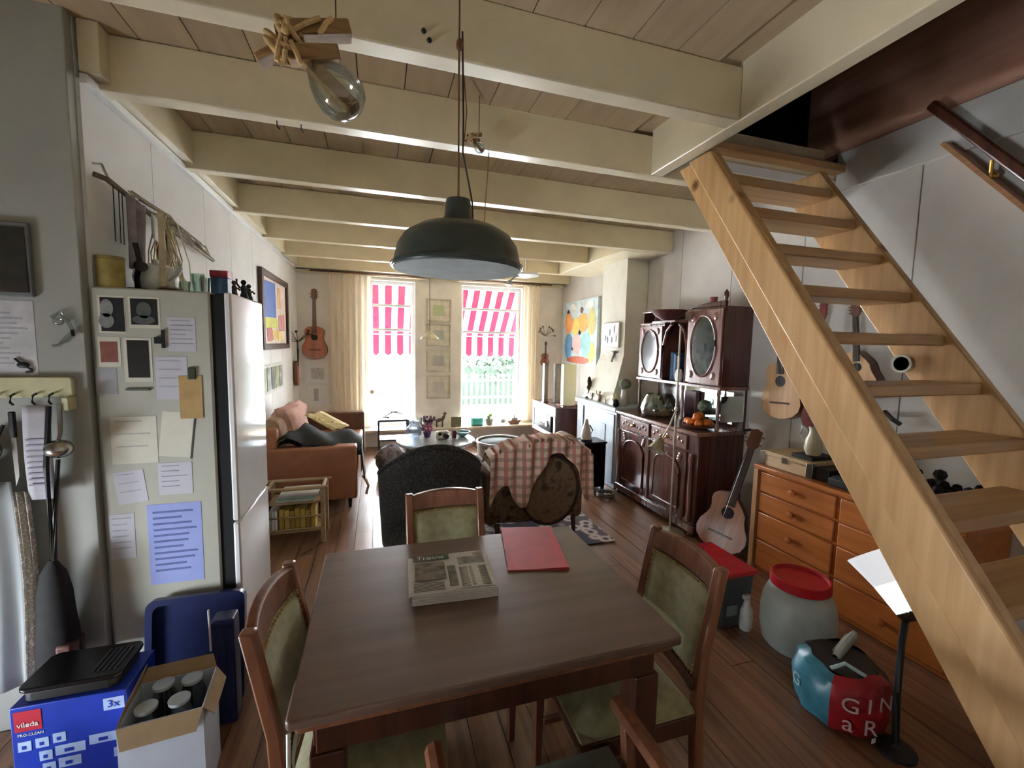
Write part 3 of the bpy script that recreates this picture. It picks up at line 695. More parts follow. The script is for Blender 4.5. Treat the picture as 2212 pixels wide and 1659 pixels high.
def calf(u, v): return Vector((-1.262 + .085 * u + .006 * v * (1 - v), PY - .052 - .012 * math.sin(v * 3), 1.335 - .37 * v))
B().sheet(calf, 4, 10).obj('sheet', mat('calendar_paper', (190, 188, 196), .7), cal, solid=.002)
b = B()
for k in range(9): b.box(-1.252, -1.195, PY - .0665, PY - .0655, 1.2 - k * .022, 1.206 - k * .022)
b.obj('printed_lines', mat('calendar_ink', (160, 160, 178), .7), cal, stuff=True)
ld = T('soup_ladle', 'shiny steel ladle hanging from the utensil rack', 'ladle', (-1.15, PY, 1.12))
B().tube([(-1.15, PY - .05, 1.335), (-1.155, PY - .05, 1.22), (-1.16, PY - .055, 1.19)], [.008, .007, .006]).obj('handle', steel, ld)
B().ball((-1.152, PY - .07, 1.165), (.045, .04, .036), 18, 10).obj('bowl', steel, ld)
ap = T('black_umbrella', 'closed black umbrella with cord hanging beside the fridge', 'umbrella', (-1.19, PY, .28))
B().tube([(-1.178, PY - .06, 1.33), (-1.183, PY - .09, 1.1), (-1.185, PY - .085, .72)], .009).obj('strap', black, ap)
B().tube([(-1.165, PY - .055, 1.12), (-1.172, PY - .085, .9), (-1.182, PY - .085, .72)], .007).obj('strap', black, ap)
b = B().lathe([(.012, .73), (.04, .68), (.055, .6), (.06, .5), (.068, .42), (.072, .33), (.07, .285)], (-1.19, PY - .085, 0), 14, sx=1, sy=.7); b.obj('folded_canopy', mat('black_cloth', (28, 25, 25), .8, .2, 30), ap)
B().box(-1.175, -1.122, PY - .14, PY - .05, .285, .40).obj('brown_pouch', mat('brown_leather', (96, 58, 46), .6), ap, bevel=.01)
def panx(cx, cz, r, label):
    t = T('frying_pan', label, 'pan', (cx, PY, cz - r), 'pans hanging under the rack')
    tt = Matrix.Rotation(PI / 2, 4, 'X')
    B().lathe([(r * .75, 0), (r, .03), (r, .034), (r * .72, .006)], (cx, PY - .035, cz), 22, tt).obj('bowl', mat('worn_steel', (120, 116, 100), .4, .1, metal=.7), t)
    B().tube([(cx + r * .7, PY - .06, cz + r * .6), (cx + r * 1.1, PY - .055, cz + r * 1.6)], .006).obj('handle', black, t)
panx(-1.385, 1.165, .06, 'upper worn steel pan hanging under the utensil rack')
panx(-1.40, 1.06, .056, 'lower worn steel pan hanging under the upper pan')
def knife(x, z0, z1, label):
    t = T('kitchen_knife', label, 'knife', (x, PY, z0), 'knives on the rack')
    box(x - .009, x + .009, PY - .05, PY - .035, z1 - .1, z1).obj('handle', black, t, bevel=.004)
    B().prism([(x - .008, z1 - .1), (x + .008, z1 - .1), (x + .008, z0 + .04), (x - .004, z0)], PY - .044, PY - .041, 'y').obj('blade', steel, t)
knife(-1.30, 1.02, 1.31, 'thin kitchen knife hanging beside the calendar')
# hanging cloths at the far left
ntm = cloth_thin('net_cloth', (206, 212, 214), .35)
def hang(u, v, x0, x1, z0, z1, y, amp=.012, n=5): return Vector((x0 + (x1 - x0) * u + .01 * math.sin(v * 4), y + amp * math.sin(u * n * PI) * (.4 + v), z1 - (z1 - z0) * v))
B().sheet(lambda u, v: hang(u, v, -1.55, -1.315, .2, 1.04, PY - .05), 24, 10).solo('tea_towel', 'wide pale blue-white towel hanging at the kitchen wall', 'towel', ntm, solid=.003)
B().sheet(lambda u, v: hang(u, v, -1.312 + .02 * 0, -1.262, .2, 1.0, PY - .055, .015, 4), 14, 10).solo('lace_cloth', 'narrow cream lace cloth hanging between the towel and the umbrella', 'cloth', pattern('lace', [(196, 190, 176), (150, 142, 130), (214, 210, 200)], 60, .9), solid=.003)
for o in set(bpy.data.objects) - _before:
    if o.parent is None: o.location.x -= 0.03
# ------------------------------------------------------------ boxes on the floor at left
bb_ = T('mop_box', 'bright blue mop box with red logo holding a black crate', 'box', (-.99, 1.79, 0))
blu = mat('blue_card', (24, 56, 172), .45, .05)
box(-1.145, -.835, 1.70, 1.90, 0, .40).obj('carton', blu, bb_, bevel=.003)
fy = 1.70
B().box(-1.135, -1.065, fy - .0012, fy, .315, .385).obj('red_logo', mat('logo_red', (196, 36, 58), .5), bb_)
text('logo_lettering', 'vileda', .024, paper, bb_, (-1.10, fy - .0022, .338), (PI / 2, 0, 0))
text('product_lettering', 'PRO-CLEAN', .0125, paper, bb_, (-1.095, fy - .001, .302), (PI / 2, 0, 0))
icon = mat('icon_pale', (176, 196, 236), .5)
for x0, z0, w_ in ((-1.13, .245, .034), (-1.085, .248, .034), (-1.04, .254, .034), (-1.078, .2, .034), (-1.036, .208, .08), (-.945, .222, .085), (-1.072, .155, .034), (-1.03, .162, .06), (-.88, .16, .03)):
    o = B().box(x0, x0 + w_, fy - .0012, fy, z0, z0 + .034).obj('pictogram', icon, bb_)
    B().box(x0 + w_ * .3, x0 + w_ * .6, fy - .002, fy - .0012, z0 + .008, z0 + .02).obj('pictogram_mark', blu, o)
B().box(-.9, -.842, fy - .0012, fy, .335, .378).obj('offer_badge', icon, bb_)
text('badge_lettering', '3x', .036, blu, bb_, (-.872, fy - .002, .356), (PI / 2, 0, 0))
ct = T('black_crate', 'black plastic crate with slotted lid standing on the blue mop box', 'crate', (-1.0, 1.8, .40))
B().prism(rrect(-1.125, -.865, 1.715, 1.885, .03), .401, .435, 'z').obj('tray', black, ct, bevel=.004)
B().prism(rrect(-1.135, -.855, 1.708, 1.892, .03), .436, .452, 'z').obj('lid', blackg, ct, bevel=.005)
for k in range(5):
    box(-.95 + k * .016, -.942 + k * .016, 1.74, 1.86, .452, .456).obj('lid_rib', mat('dark_grey_plastic', (62, 60, 64), .4), ct)
cb = T('cardboard_box', 'open white cardboard box full of glass jars beside the blue mop box', 'box', (-.70, 1.68, 0), local=True, rot=(0, 0, .10))
card = mat('cardboard', (168, 142, 108), .85, .06); wc = mat('white_carton', (206, 216, 232), .6, .03)
for q in ((-.115, .115, -.1, -.096, 0, .36), (-.115, .115, .096, .1, 0, .36), (-.115, -.111, -.096, .096, 0, .36), (.111, .115, -.096, .096, 0, .36), (-.111, .111, -.096, .096, 0, .006)):
    box(*q).obj('side_panel', wc, cb, smooth=False)
B().add([(-.115, -.1, .36), (.115, -.1, .36), (.10, -.125, .30), (-.10, -.125, .30)], [(0, 1, 2, 3)]).obj('flap', card, cb, solid=.003, smooth=False)
B().add([(.115, -.1, .36), (.115, .1, .36), (.145, .09, .315), (.145, -.085, .315)], [(0, 1, 2, 3)]).obj('flap', card, cb, solid=.003, smooth=False)
B().add([(-.115, .1, .36), (-.115, -.1, .36), (-.10, -.06, .41), (-.08, .06, .455)], [(0, 1, 2, 3)]).obj('flap', card, cb, solid=.003, smooth=False)
B().add([(-.115, .1, .36), (.115, .1, .36), (.10, .125, .40), (-.10, .125, .40)], [(0, 1, 2, 3)]).obj('flap', card, cb, solid=.003, smooth=False)
B().box(-.03, .01, -.1012, -.1, .1, .14).obj('red_label', mat('label_red', (220, 70, 50), .5), cb)
for i, (gx, gy) in enumerate(((-.75, 1.63), (-.66, 1.64), (-.74, 1.73), (-.655, 1.735))):
    g = T('glass_jar', 'empty clear glass jar standing in the open cardboard box', 'jar', (gx, gy, .006), 'glass jars in the cardboard box')
    B().lathe([(.036, .006), (.04, .02), (.04, .32), (.03, .345), (.03, .362), (.027, .362), (.027, .345), (.037, .318), (.037, .02)], (gx, gy, 0), 16).obj('jar_body', glassy('jar_glass', (.78, .86, .84), .3, .08), g)
    B().lathe([(.031, .363), (.032, .374), (.001, .376)], (gx, gy, 0), 16).obj('jar_lid', mat('jar_lid_grey', (186, 196, 196), .3, .05), g)
tr = T('blue_tray', 'navy blue plastic tray leaning against the fridge side', 'tray', (-.765, 2.07, 0), local=True, rot=(math.radians(-8), 0, 0))
navy = mat('navy_plastic', (34, 42, 84), .35, .06)
B().prism(rrect(-.185, .185, .002, .485, .035), -.004, .004, 'y').obj('tray_bottom', navy, tr, bevel=.002)
ol = rrect(-.185, .185, .002, .485, .035); il = rrect(-.16, .16, .027, .46, .03); n = len(ol)
vs = [(a, -.004, z) for a, z in ol] + [(a, -.032, z) for a, z in ol] + [(a, -.032, z) for a, z in il] + [(a, -.004, z) for a, z in il]
B().add(vs, [(j * n + i, j * n + (i + 1) % n, (j + 1) * n + (i + 1) % n, (j + 1) * n + i) for j in range(3) for i in range(n)]).obj('tray_rim', navy, tr)
bn = T('blue_folding_crate', 'navy blue folded crate standing on end beside the cardboard box', 'crate', (-.60, 1.98, 0))
B().prism(rrect(-.66, -.575, .0, .46, .012), 1.93, 2.0, 'y').obj('side_wall', navy, bn, bevel=.004)
for k in range(3): box(-.655 + k * .028, -.64 + k * .028, 1.924, 1.93, .03, .43).obj('rib', navy, bn)
B().tube([(-.655, 1.915, .345), (-.657, 1.915, .52)], .004).solo('white_stick', 'thin white stick standing up behind the cardboard box', 'stick', paper)
wb = T('wine_bottle', 'dark green glass bottle standing at the blue mop box', 'bottle', (-1.185, 1.6, 0))
B().lathe([(.036, 0), (.037, .2), (.03, .235), (.014, .27), (.014, .32), (.001, .321)], (-1.165, 1.6, 0), 16).obj('bottle_body', mat('green_glass', (18, 34, 22), .15), wb)
B().lathe([(.0375, .06), (.0375, .16)], (-1.165, 1.6, 0), 16).obj('paper_label', mat('bottle_label', (198, 214, 206), .6), wb)
wb2 = T('black_bottle', 'small black plastic bottle in front of the blue mop box', 'bottle', (-1.10, 1.6, 0))
B().lathe([(.03, 0), (.032, .02), (.032, .2), (.02, .225), (.015, .25), (.001, .252)], (-1.095, 1.6, 0), 16).obj('bottle_body', black, wb2)
B().lathe([(.013, .25), (.013, .275), (.001, .276)], (-1.095, 1.6, 0), 12).obj('cap', mat('grey_cap', (140, 150, 160), .5), wb2)

# ------------------------------------------------------------ top of the fridge and the hanging rail
FT = 1.80
rl = T('hanging_rail', 'bent wooden pole fixed along the wall above the fridge', 'rail', (-1.06, 2.2, 2.2))
B().tube([(-1.075, 2.205, 2.245), (-1.05, 2.24, 2.24), (-1.045, 2.6, 2.19), (-1.04, 3.0, 2.15), (-1.045, 3.4, 2.12)], .011, 8).obj('pole', mat('pole_brown', (110, 92, 70), .7, .15), rl)
for yy in (2.25, 2.9, 3.35): B().tube([(-1.045, yy, 2.23 - (yy - 2.25) * .09), (-1.07, yy, 2.3 - (yy - 2.25) * .09), (-1.099, yy, 2.3 - (yy - 2.25) * .09)], .005).obj('bracket', steel, rl)
cd = B()
for yy in (2.27, 2.31, 2.335): cd.tube([(-1.045, yy, 2.225), (-1.05, yy + .005, 2.0)], .002, 5)
cd.solo('hanging_strings', 'thin dark strings hanging from the pole above the fridge', 'strings', mat('dark_string', (80, 64, 44), .9))
def drape(u, v): return Vector((-1.03 + .02 * math.sin(u * 9), 2.33 + .13 * u * (1 - .35 * v), 2.215 - .30 * v - .02 * u))
B().sheet(drape, 10, 8).solo('grey_cloth', 'grey-lilac cloth hanging from the pole above the fridge', 'cloth', mat('grey_lilac_cloth', (148, 138, 142), .9, .15, 20), solid=.006)
B().sheet(lambda u, v: Vector((-1.0, 2.50 + .14 * u * (1 - .8 * v) + .03 * v, 2.14 - .26 * v)), 6, 6).solo('brown_pennant', 'reddish brown pointed cloth hanging beside the grey cloth', 'cloth', mat('red_brown_cloth', (118, 72, 56), .9, .1), solid=.006)
B().sheet(lambda u, v: Vector((-.99, 2.45 + .12 * u, 2.17 - .11 * v - .03 * u)), 5, 4).solo('pale_bag', 'pale crumpled plastic bag tucked under the hanging pole', 'bag', mat('pale_plastic', (206, 208, 206), .4, .1), solid=.006)
b = B(); random.seed(9)
for k in range(46):
    y0 = 2.62 + random.uniform(-.08, .08); a = random.uniform(-.2, .2)
    b.tube([(-1.0 + random.uniform(-.03, .03), y0, 2.16 + random.uniform(-.03, .03)), (-.99 + random.uniform(-.03, .03), y0 + a * .5, 2.0), (-.985, y0 + a, 1.84 + random.uniform(0, .06))], .003, 5)
b.solo('dried_grass', 'bundle of dried straw hanging from the pole above the fridge', 'dried plants', mat('straw', (206, 194, 160), .9, .15))
b = B()
for k in range(14):
    y0 = 2.36 + k * .035; z0 = 2.235 - (y0 - 2.25) * .1; dz = random.uniform(.0, .05)
    b.tube([(-1.04 + random.uniform(-.02, .02), y0, z0 + dz), (-1.03 + random.uniform(-.03, .03), y0 + .22, z0 + dz * .6 - .01), (-1.03 + random.uniform(-.03, .03), y0 + .5, z0 - .045 + random.uniform(-.02, .02))], .004, 5)
b.solo('dry_twigs', 'bunch of dry twigs lying along the pole above the fridge', 'twigs', mat('twig_brown', (150, 136, 108), .9, .2))
B().bar((-.90, 2.30, 1.8), (-.955, 2.45, 2.17), .022, .016).solo('wooden_slat', 'upright pale wooden slat standing on the fridge top', 'slat', mat('pale_slat', (206, 192, 160), .7, .1))
tw = T('yellow_tin', 'yellow tin with brown print on the fridge top by the kitchen wall', 'tin', (-1.05, 2.225, FT))
B().lathe([(.045, FT), (.046, FT + .12), (.001, FT + .125)], (-1.05, 2.225, 0), 18).obj('can', mat('yellow_tin_paint', (168, 150, 80), .5, .2, 20), tw)
B().lathe([(.047, FT + .112), (.047, FT + .128), (.001, FT + .13)], (-1.05, 2.225, 0), 18).obj('lid', mat('tin_lid', (138, 124, 70), .4), tw)
pr = T('desk_clamp', 'black bent metal clamp lamp arm standing on the fridge top', 'lamp arm', (-.99, 2.24, FT))
B().box(-1.03, -.96, 2.29, 2.34, FT, FT + .014).obj('base', blackg, pr, bevel=.003)
B().tube([(-1.0, 2.315, FT + .01), (-.995, 2.3, FT + .06), (-.975, 2.285, FT + .11), (-.985, 2.28, FT + .2)], .011).obj('arm', blackg, pr)
B().lathe([(.022, -.012), (.022, .012)], (-.972, 2.285, FT + .105), 14, Matrix.Rotation(PI / 2, 4, 'X')).obj('joint', blackg, pr)
tp = T('white_pot', 'large rounded white pot on the fridge top', 'pot', (-.965, 2.40, FT))
B().lathe([(.05, FT), (.075, FT + .03), (.085, FT + .07), (.075, FT + .115), (.05, FT + .13), (.001, FT + .135)], (-.965, 2.40, 0), 22).obj('pot_body', mat('ceramic_white', (222, 222, 214), .3), tp)
B().lathe([(.012, FT + .133), (.016, FT + .15), (.001, FT + .158)], (-.965, 2.40, 0), 12).obj('knob', mat('ceramic_white', (222, 222, 214), .3), tp)
B().tube([(-.905, 2.36, FT + .06), (-.865, 2.35, FT + .09), (-.85, 2.35, FT + .12)], .012).obj('spout', mat('ceramic_white', (222, 222, 214), .3), tp)
B().lathe([(.035, FT), (.042, FT + .012), (.03, FT + .02), (.001, FT + .022)], (-.865, 2.27, 0), 16).solo('small_bowl', 'little dark wooden bowl in front of the white pot', 'bowl', oak_d)
for i, (x_, y_, r_, h_, lb, mm) in enumerate(((-.815, 2.29, .022, .05, 'short grey glass candle holder on the fridge top', glass_v), (-.775, 2.33, .03, .09, 'pale green glass tumbler on the fridge top', glassy('green_tint', (.75, .86, .8), .12)), (-.735, 2.28, .02, .07, 'small clear drinking glass beside the red and blue tin', glass_v))):
    t = T('glass', lb, 'glass', (x_, y_, FT), 'glasses on the fridge'); B().lathe([(r_ * .8, FT), (r_, FT + h_), (r_ - .002, FT + h_), (r_ * .75, FT + .006), (.001, FT + .006)], (x_, y_, 0), 14).obj('glass_body', mm, t)
rt_ = T('red_blue_tin', 'square tin with red top and blue picture on the fridge', 'tin', (-.68, 2.3, FT))
box(-.712, -.645, 2.27, 2.33, FT, FT + .075).obj('tin_body', mat('tin_blue', (52, 88, 128), .35, .2, 12), rt_, bevel=.003)
box(-.714, -.643, 2.268, 2.332, FT + .075, FT + .105).obj('tin_lid', mat('tin_red', (168, 52, 62), .35), rt_, bevel=.003)
def figurine(x, y, z, s, label, m, group='dark figurines on the fridge'):
    t = T('figurine', label, 'figurine', (x, y, z), group)
    B().lathe([(.016 * s, 0), (.02 * s, .01 * s), (.013 * s, .035 * s), (.016 * s, .055 * s), (.008 * s, .07 * s), (.001, .072 * s)], (x, y, z), 12).obj('body', m, t)
    B().ball((x, y, z + .083 * s), .013 * s, 10, 7).obj('head', m, t)
    B().tube([(x - .016 * s, y, z + .055 * s), (x - .03 * s, y, z + .075 * s), (x - .03 * s, y, z + .1 * s)], .005 * s).obj('arm', m, t)
    B().tube([(x + .016 * s, y, z + .055 * s), (x + .03 * s, y, z + .04 * s)], .005 * s).obj('arm', m, t)
    return t
figurine(-.66, 2.42, FT, .85, 'dark carved figurine beside the red and blue tin', oak_d)
figurine(-.64, 2.5, FT, 1.0, 'taller dark carved figurine with raised arm at the fridge edge', black)
figurine(-.64, 2.59, FT, .9, 'black little figurine at the far fridge corner', black)
# ------------------------------------------------------------ guitars
def guitar(name, label, cat, base, axis, front, L, bodyL, W, depth, top, side, neckm, cut=False, group=None, bridge=True, hole=True):
    z = Vector(axis).normalized(); y = -(Vector(front) - Vector(front).dot(z) * z).normalized(); x = y.cross(z).normalized()
    t = T(name, label, cat, base, group, local=True)
    t.rotation_euler = Matrix((x, y, z)).transposed().to_euler()
    pr = [(.0, .0), (.015, .30), (.06, .64), (.15, .90), (.27, 1.0), (.40, .95), (.53, .77), (.62, .69), (.70, .70), (.80, .77), (.89, .75), (.96, .55), (1.0, .2)]
    rgt = [(w * W / 2, s * bodyL) for s, w in pr]
    if cut: rgt = [(w * W / 2 * (1 if s < .68 else max(.18, 1 - (s - .68) * 3.2 if s < .9 else .18)), s * bodyL) for s, w in pr]
    lft = [(-w * W / 2, s * bodyL) for s, w in pr[::-1]]
    ol = rgt + lft[:-1]
    B().prism(ol, 0, depth, 'y').obj('body', side, t)
    B().prism([(a * .985, .003 + b * .99) for a, b in ol], -.003, -.0002, 'y').obj('soundboard', top, t, smooth=False)
    if hole: B().prism(ell(0, bodyL * .66, W * .125, W * .125, 20), -.0045, -.0032, 'y').obj('sound_hole', black, t, smooth=False)
    if bridge: box(-W * .24, W * .24, -.011, -.003, bodyL * .27, bodyL * .30).obj('bridge', oak_d, t, bevel=.002)
    nw = W * .075
    B().prism([(-nw * 1.15, bodyL * .78), (nw * 1.15, bodyL * .78), (nw * .9, L * .84), (-nw * .9, L * .84)], -.012, .008, 'y').obj('neck', neckm, t, bevel=.003)
    hd = B().prism([(-nw * .9, L * .84), (nw * .9, L * .84), (nw * 1.6, L * .87), (nw * 1.45, L * .985), (0, L), (-nw * 1.45, L * .985), (-nw * 1.6, L * .87)], -.008, .008, 'y').obj('headstock', side, t, bevel=.002)
    for s in (-1, 1):
        for k in range(3): B().cyl((s * nw * 1.4, 0, L * (.885 + .03 * k)), (s * nw * 2.3, 0, L * (.885 + .03 * k)), .005, n=6).obj('tuning_peg', steel, hd)
    b = B()
    for k in range(4): b.tube([((k - 1.5) * nw * .45, -.0135, bodyL * .29), ((k - 1.5) * nw * .4, -.0135, L * .85)], .0008, 4)
    b.obj('strings', steel, t, stuff=True)
    return t
gt_or = wood('guitar_orange', (186, 110, 74), (150, 82, 52), 'z', .3, 4, coat=.4)
gt_pale = wood('guitar_spruce', (226, 186, 140), (208, 162, 112), 'z', .35, 4, coat=.3)
gt_side = wood('guitar_side', (120, 66, 40), (88, 46, 28), 'z', .3, 4, coat=.4)
neckd = wood('neck_dark', (74, 56, 44), (52, 38, 30), 'z', .4, 5)
guitar('acoustic_guitar', 'orange-brown acoustic guitar hanging on the window wall beside the curtain', 'guitar', (-.868, 6.755, 1.335), (0.012, 0, 1), (0, -1, 0), 1.0, .47, .34, .09, gt_or, gt_side, gt_side)
guitar('acoustic_guitar', 'pale acoustic guitar hanging on the right wall beside the dark sideboard', 'guitar', (2.92, 2.5, 1.07), (0, .05, 1), (-1, 0, 0), .94, .44, .34, .08, gt_pale, gt_side, neckd)
guitar('ukulele', 'small pale ukulele with cutaway hanging behind the stairs', 'ukulele', (2.92, 1.955, 1.30), (0, .11, 1), (-1, 0, 0), .62, .30, .23, .065, gt_pale, gt_side, neckd, True, bridge=False)
guitar('acoustic_guitar', 'pale cutaway guitar leaning in the gap beside the chest of drawers', 'guitar', (2.50, 2.62, .03), (.30, -.06, 1), (-.85, -.55, .2), 1.0, .47, .37, .09, wood('guitar_tan', (206, 150, 112), (186, 122, 84), 'z', .35, 4, coat=.3), gt_side, neckd, True)
guitar('electric_guitar', 'dark red guitar with only its head showing behind the stair', 'guitar', (2.93, 2.235, 1.02), (0, 0, 1), (-1, 0, 0), .94, .36, .2, .045, mat('guitar_red', (120, 34, 36), .3), mat('guitar_red', (120, 34, 36), .3), neckd, hole=False)
guitar('wall_violin', 'small brown violin hanging on the left wall near the corner', 'violin', (-1.045, 6.5, .98), (0, 0, 1), (1, 0, 0), .60, .34, .19, .04, gt_or, gt_side, neckd, hole=False)
guitar('toy_ukulele', 'tiny red-brown ukulele hanging on the window wall beside the right curtain', 'ukulele', (2.70, 6.80, 1.24), (0, 0, 1), (0, -1, 0), .42, .22, .15, .04, gt_or, gt_side, neckd)

# ------------------------------------------------------------ curtains
cur = cloth_thin('curtain_cream', (246, 236, 218), .5)
def curtain(x0, x1, label, nf, pinch=0.0):
    t = T('curtain', label, 'curtain', ((x0 + x1) / 2, 6.74, .3))
    def fn(u, v):
        x = x0 + (x1 - x0) * u; pz = math.exp(-((v - .78) / .12) ** 2) * pinch
        x = x * (1 - pz) + ((x0 + x1) / 2 + (x1 - x0) * .2) * pz
        return Vector((x, 6.735 + .034 * math.sin(u * nf * 2 * PI) * (.6 + .4 * v), 2.545 - 2.2 * v))
    B().sheet(fn, nf * 10, 16).obj('curtain_cloth', cur, t)
    for k in range(nf + 1):
        xx = x0 + (x1 - x0) * k / nf
        tt = Matrix.Rotation(PI / 2, 4, 'Y')
        B().lathe([(.014, -.002), (.017, -.002), (.017, .002), (.014, .002), (.014, -.002)], (xx, 6.735, 2.565), 10, tt).obj('curtain_ring', brass, t)
    return t
curtain(-.66, -.08, 'long cream curtain gathered beside the guitar at the window', 7)
curtain(2.27, 2.56, 'narrow cream curtain at the other window near the painting', 4)
rr = T('curtain_rod', 'thin curtain rod running above both windows', 'rod', (.95, 6.735, 2.58))
B().cyl((-.9, 6.735, 2.582), (2.75, 6.735, 2.582), .010).obj('rod', oak, rr)
for xx in (-.9, .9, 2.75): B().bar((xx, 6.735, 2.582), (xx, 6.85, 2.582), .012, .02).obj('bracket', steel, rr)
tbk = T('tieback_knob', 'round cream tieback knob holding the curtain beside the guitar', 'knob', (-.09, 6.69, .84))
B().ball((-.085, 6.68, .86), .035).obj('knob', cream, tbk); B().tube([(-.085, 6.68, .86), (-.1, 6.85, .86)], .008).obj('stem', brass, tbk)
# ------------------------------------------------------------ window wall pictures
def frame_y(x0, x1, z0, z1, label, fm_, im, y=6.85, fw_=.02, group=None, mount=None):
    t = T('framed_picture', label, 'picture', ((x0 + x1) / 2, y, z0), group)
    b = B()
    for q in ((x0, x1, z1 - fw_, z1), (x0, x1, z0, z0 + fw_), (x0, x0 + fw_, z0 + fw_, z1 - fw_), (x1 - fw_, x1, z0 + fw_, z1 - fw_)): b.box(q[0], q[1], y - .025, y, q[2], q[3])
    b.obj('frame', fm_, t, smooth=False)
    box(x0 + fw_, x1 - fw_, y - .01, y - .004, z0 + fw_, z1 - fw_).obj('mount', mount or paper, t, smooth=False)
    mx = (x1 - x0) * .27; mz = (z1 - z0) * .27
    box(x0 + mx, x1 - mx, y - .012, y - .010, z0 + mz, z1 - mz).obj('picture', im, t, smooth=False)
    return t
pfm = mat('pale_frame', (196, 188, 166), .5); mnt = mat('mount_cream', (222, 216, 200), .8)
G = 'framed prints between the windows'
for z0, z1, lb, col in ((1.93, 2.28, 'framed print with a green rectangle on the pier between the windows', (170, 182, 140)), (1.55, 1.89, 'framed grey print behind the small cream pendant', (170, 176, 162)), (1.14, 1.50, 'framed print with a small grey drawing below the pendant', (168, 168, 160)), (.72, 1.09, 'framed pale sketch just above the windowsill figurines', (188, 182, 176))):
    frame_y(.72, 1.10, z0, z1, lb, pfm, pattern('print_%d' % int(z0 * 100), [col, tuple(min(255, c + 24) for c in col)], 18, .8, 'NOISE'), group=G, mount=mnt)
sheet_on_y(6.85, -1.0, -.70, .98, 1.26, 'sheet of small sketches under the hanging guitar', 'drawing', paper, 'drawing', inner=((-.93, -.76, 1.04, 1.2), pattern('sketch_a', [(120, 116, 110), (206, 202, 196), (232, 228, 222)], 30, .8, 'NOISE')))
sheet_on_y(6.85, -.98, -.72, .66, .95, 'pencil drawing sheet pinned below the sketches by the sofa', 'drawing', paper, 'drawing', inner=((-.9, -.84, .72, .9), pattern('sketch_b', [(140, 136, 130), (220, 216, 210)], 30, .8, 'NOISE')))
def twigs(label, p, n, r, m, seed):
    random.seed(seed); b = B()
    for k in range(n):
        d = Vector((random.uniform(-1, 1), random.uniform(-.5, 0), random.uniform(-.2, 1))).normalized() * r
        b.tube([p, Vector(p) + d * .6, Vector(p) + d + Vector((0, 0, random.uniform(-.03, .03)))], .004, 5); b.ball(Vector(p) + d, .018, 8, 5)
    return b.solo('dried_flowers', label, 'dried flowers', m)
twigs('dark dried flowers sticking out beside the violin on the left wall', (-1.03, 6.45, 1.58), 9, .2, mat('dry_dark', (70, 66, 52), .9), 4)
twigs('grey dried flowers hanging above the toy ukulele', (2.68, 6.78, 1.75), 11, .16, mat('dry_grey', (140, 128, 112), .9, .2), 6)
# ------------------------------------------------------------ left wall pictures
art = lambda n, c: mat('paint_' + n, c, .55, .12, 9)
pl = T('framed_painting', 'painting with blue and yellow fields in a dark frame on the left wall', 'painting', (-1.09, 5.4, 1.5))
dfm = mat('dark_frame', (58, 34, 30), .4)
x_ = -1.1
for q in ((4.76, 6.04, 1.5, 1.56), (4.76, 6.04, 2.24, 2.3), (4.76, 4.83, 1.56, 2.24), (5.97, 6.04, 1.56, 2.24)): box(x_, x_ + .04, *q).obj('frame', dfm, pl, smooth=False)
box(x_, x_ + .015, 4.83, 5.97, 1.56, 2.24).obj('canvas', art('cream', (232, 214, 200)), pl)
for q, n, c_ in (((4.9, 5.45, 1.83, 2.22), 'blue', (70, 104, 178)), ((4.85, 5.5, 1.72, 1.84), 'lime', (206, 206, 84)), ((5.0, 5.25, 1.58, 1.74), 'brick', (176, 92, 74)), ((5.25, 5.5, 1.6, 1.72), 'ochre', (222, 190, 96)), ((5.52, 5.7, 1.95, 2.2), 'peach', (228, 176, 128)), ((5.55, 5.9, 1.7, 1.9), 'rose', (206, 140, 136)), ((5.5, 5.75, 1.58, 1.72), 'gold', (226, 196, 110))):
    B().prism([(q[0] + .02, q[2]), (q[1], q[2] + .015), (q[1] - .03, q[3]), (q[0], q[3] - .02)], x_ + .015, x_ + .017, 'x').obj('paint_field', art(n, c_), pl, smooth=False)
ps = T('picture_strip', 'row of small dark and green pictures mounted under the framed painting', 'picture', (-1.09, 5.2, 1.06))
box(x_, x_ + .012, 4.72, 5.72, 1.04, 1.34).obj('backing', art('offwhite', (224, 222, 214)), ps)
for k in range(5):
    box(x_ + .012, x_ + .018, 4.75 + k * .195, 4.89 + k * .195, 1.07, 1.31).obj('small_picture', pattern('strip_%d' % (k % 3), [[(40, 50, 40), (150, 160, 110), (200, 200, 120)], [(60, 62, 60), (140, 142, 140), (220, 220, 214)], [(24, 26, 26), (70, 76, 70), (180, 186, 140)]][k % 3], 10, .6, 'NOISE'), ps)
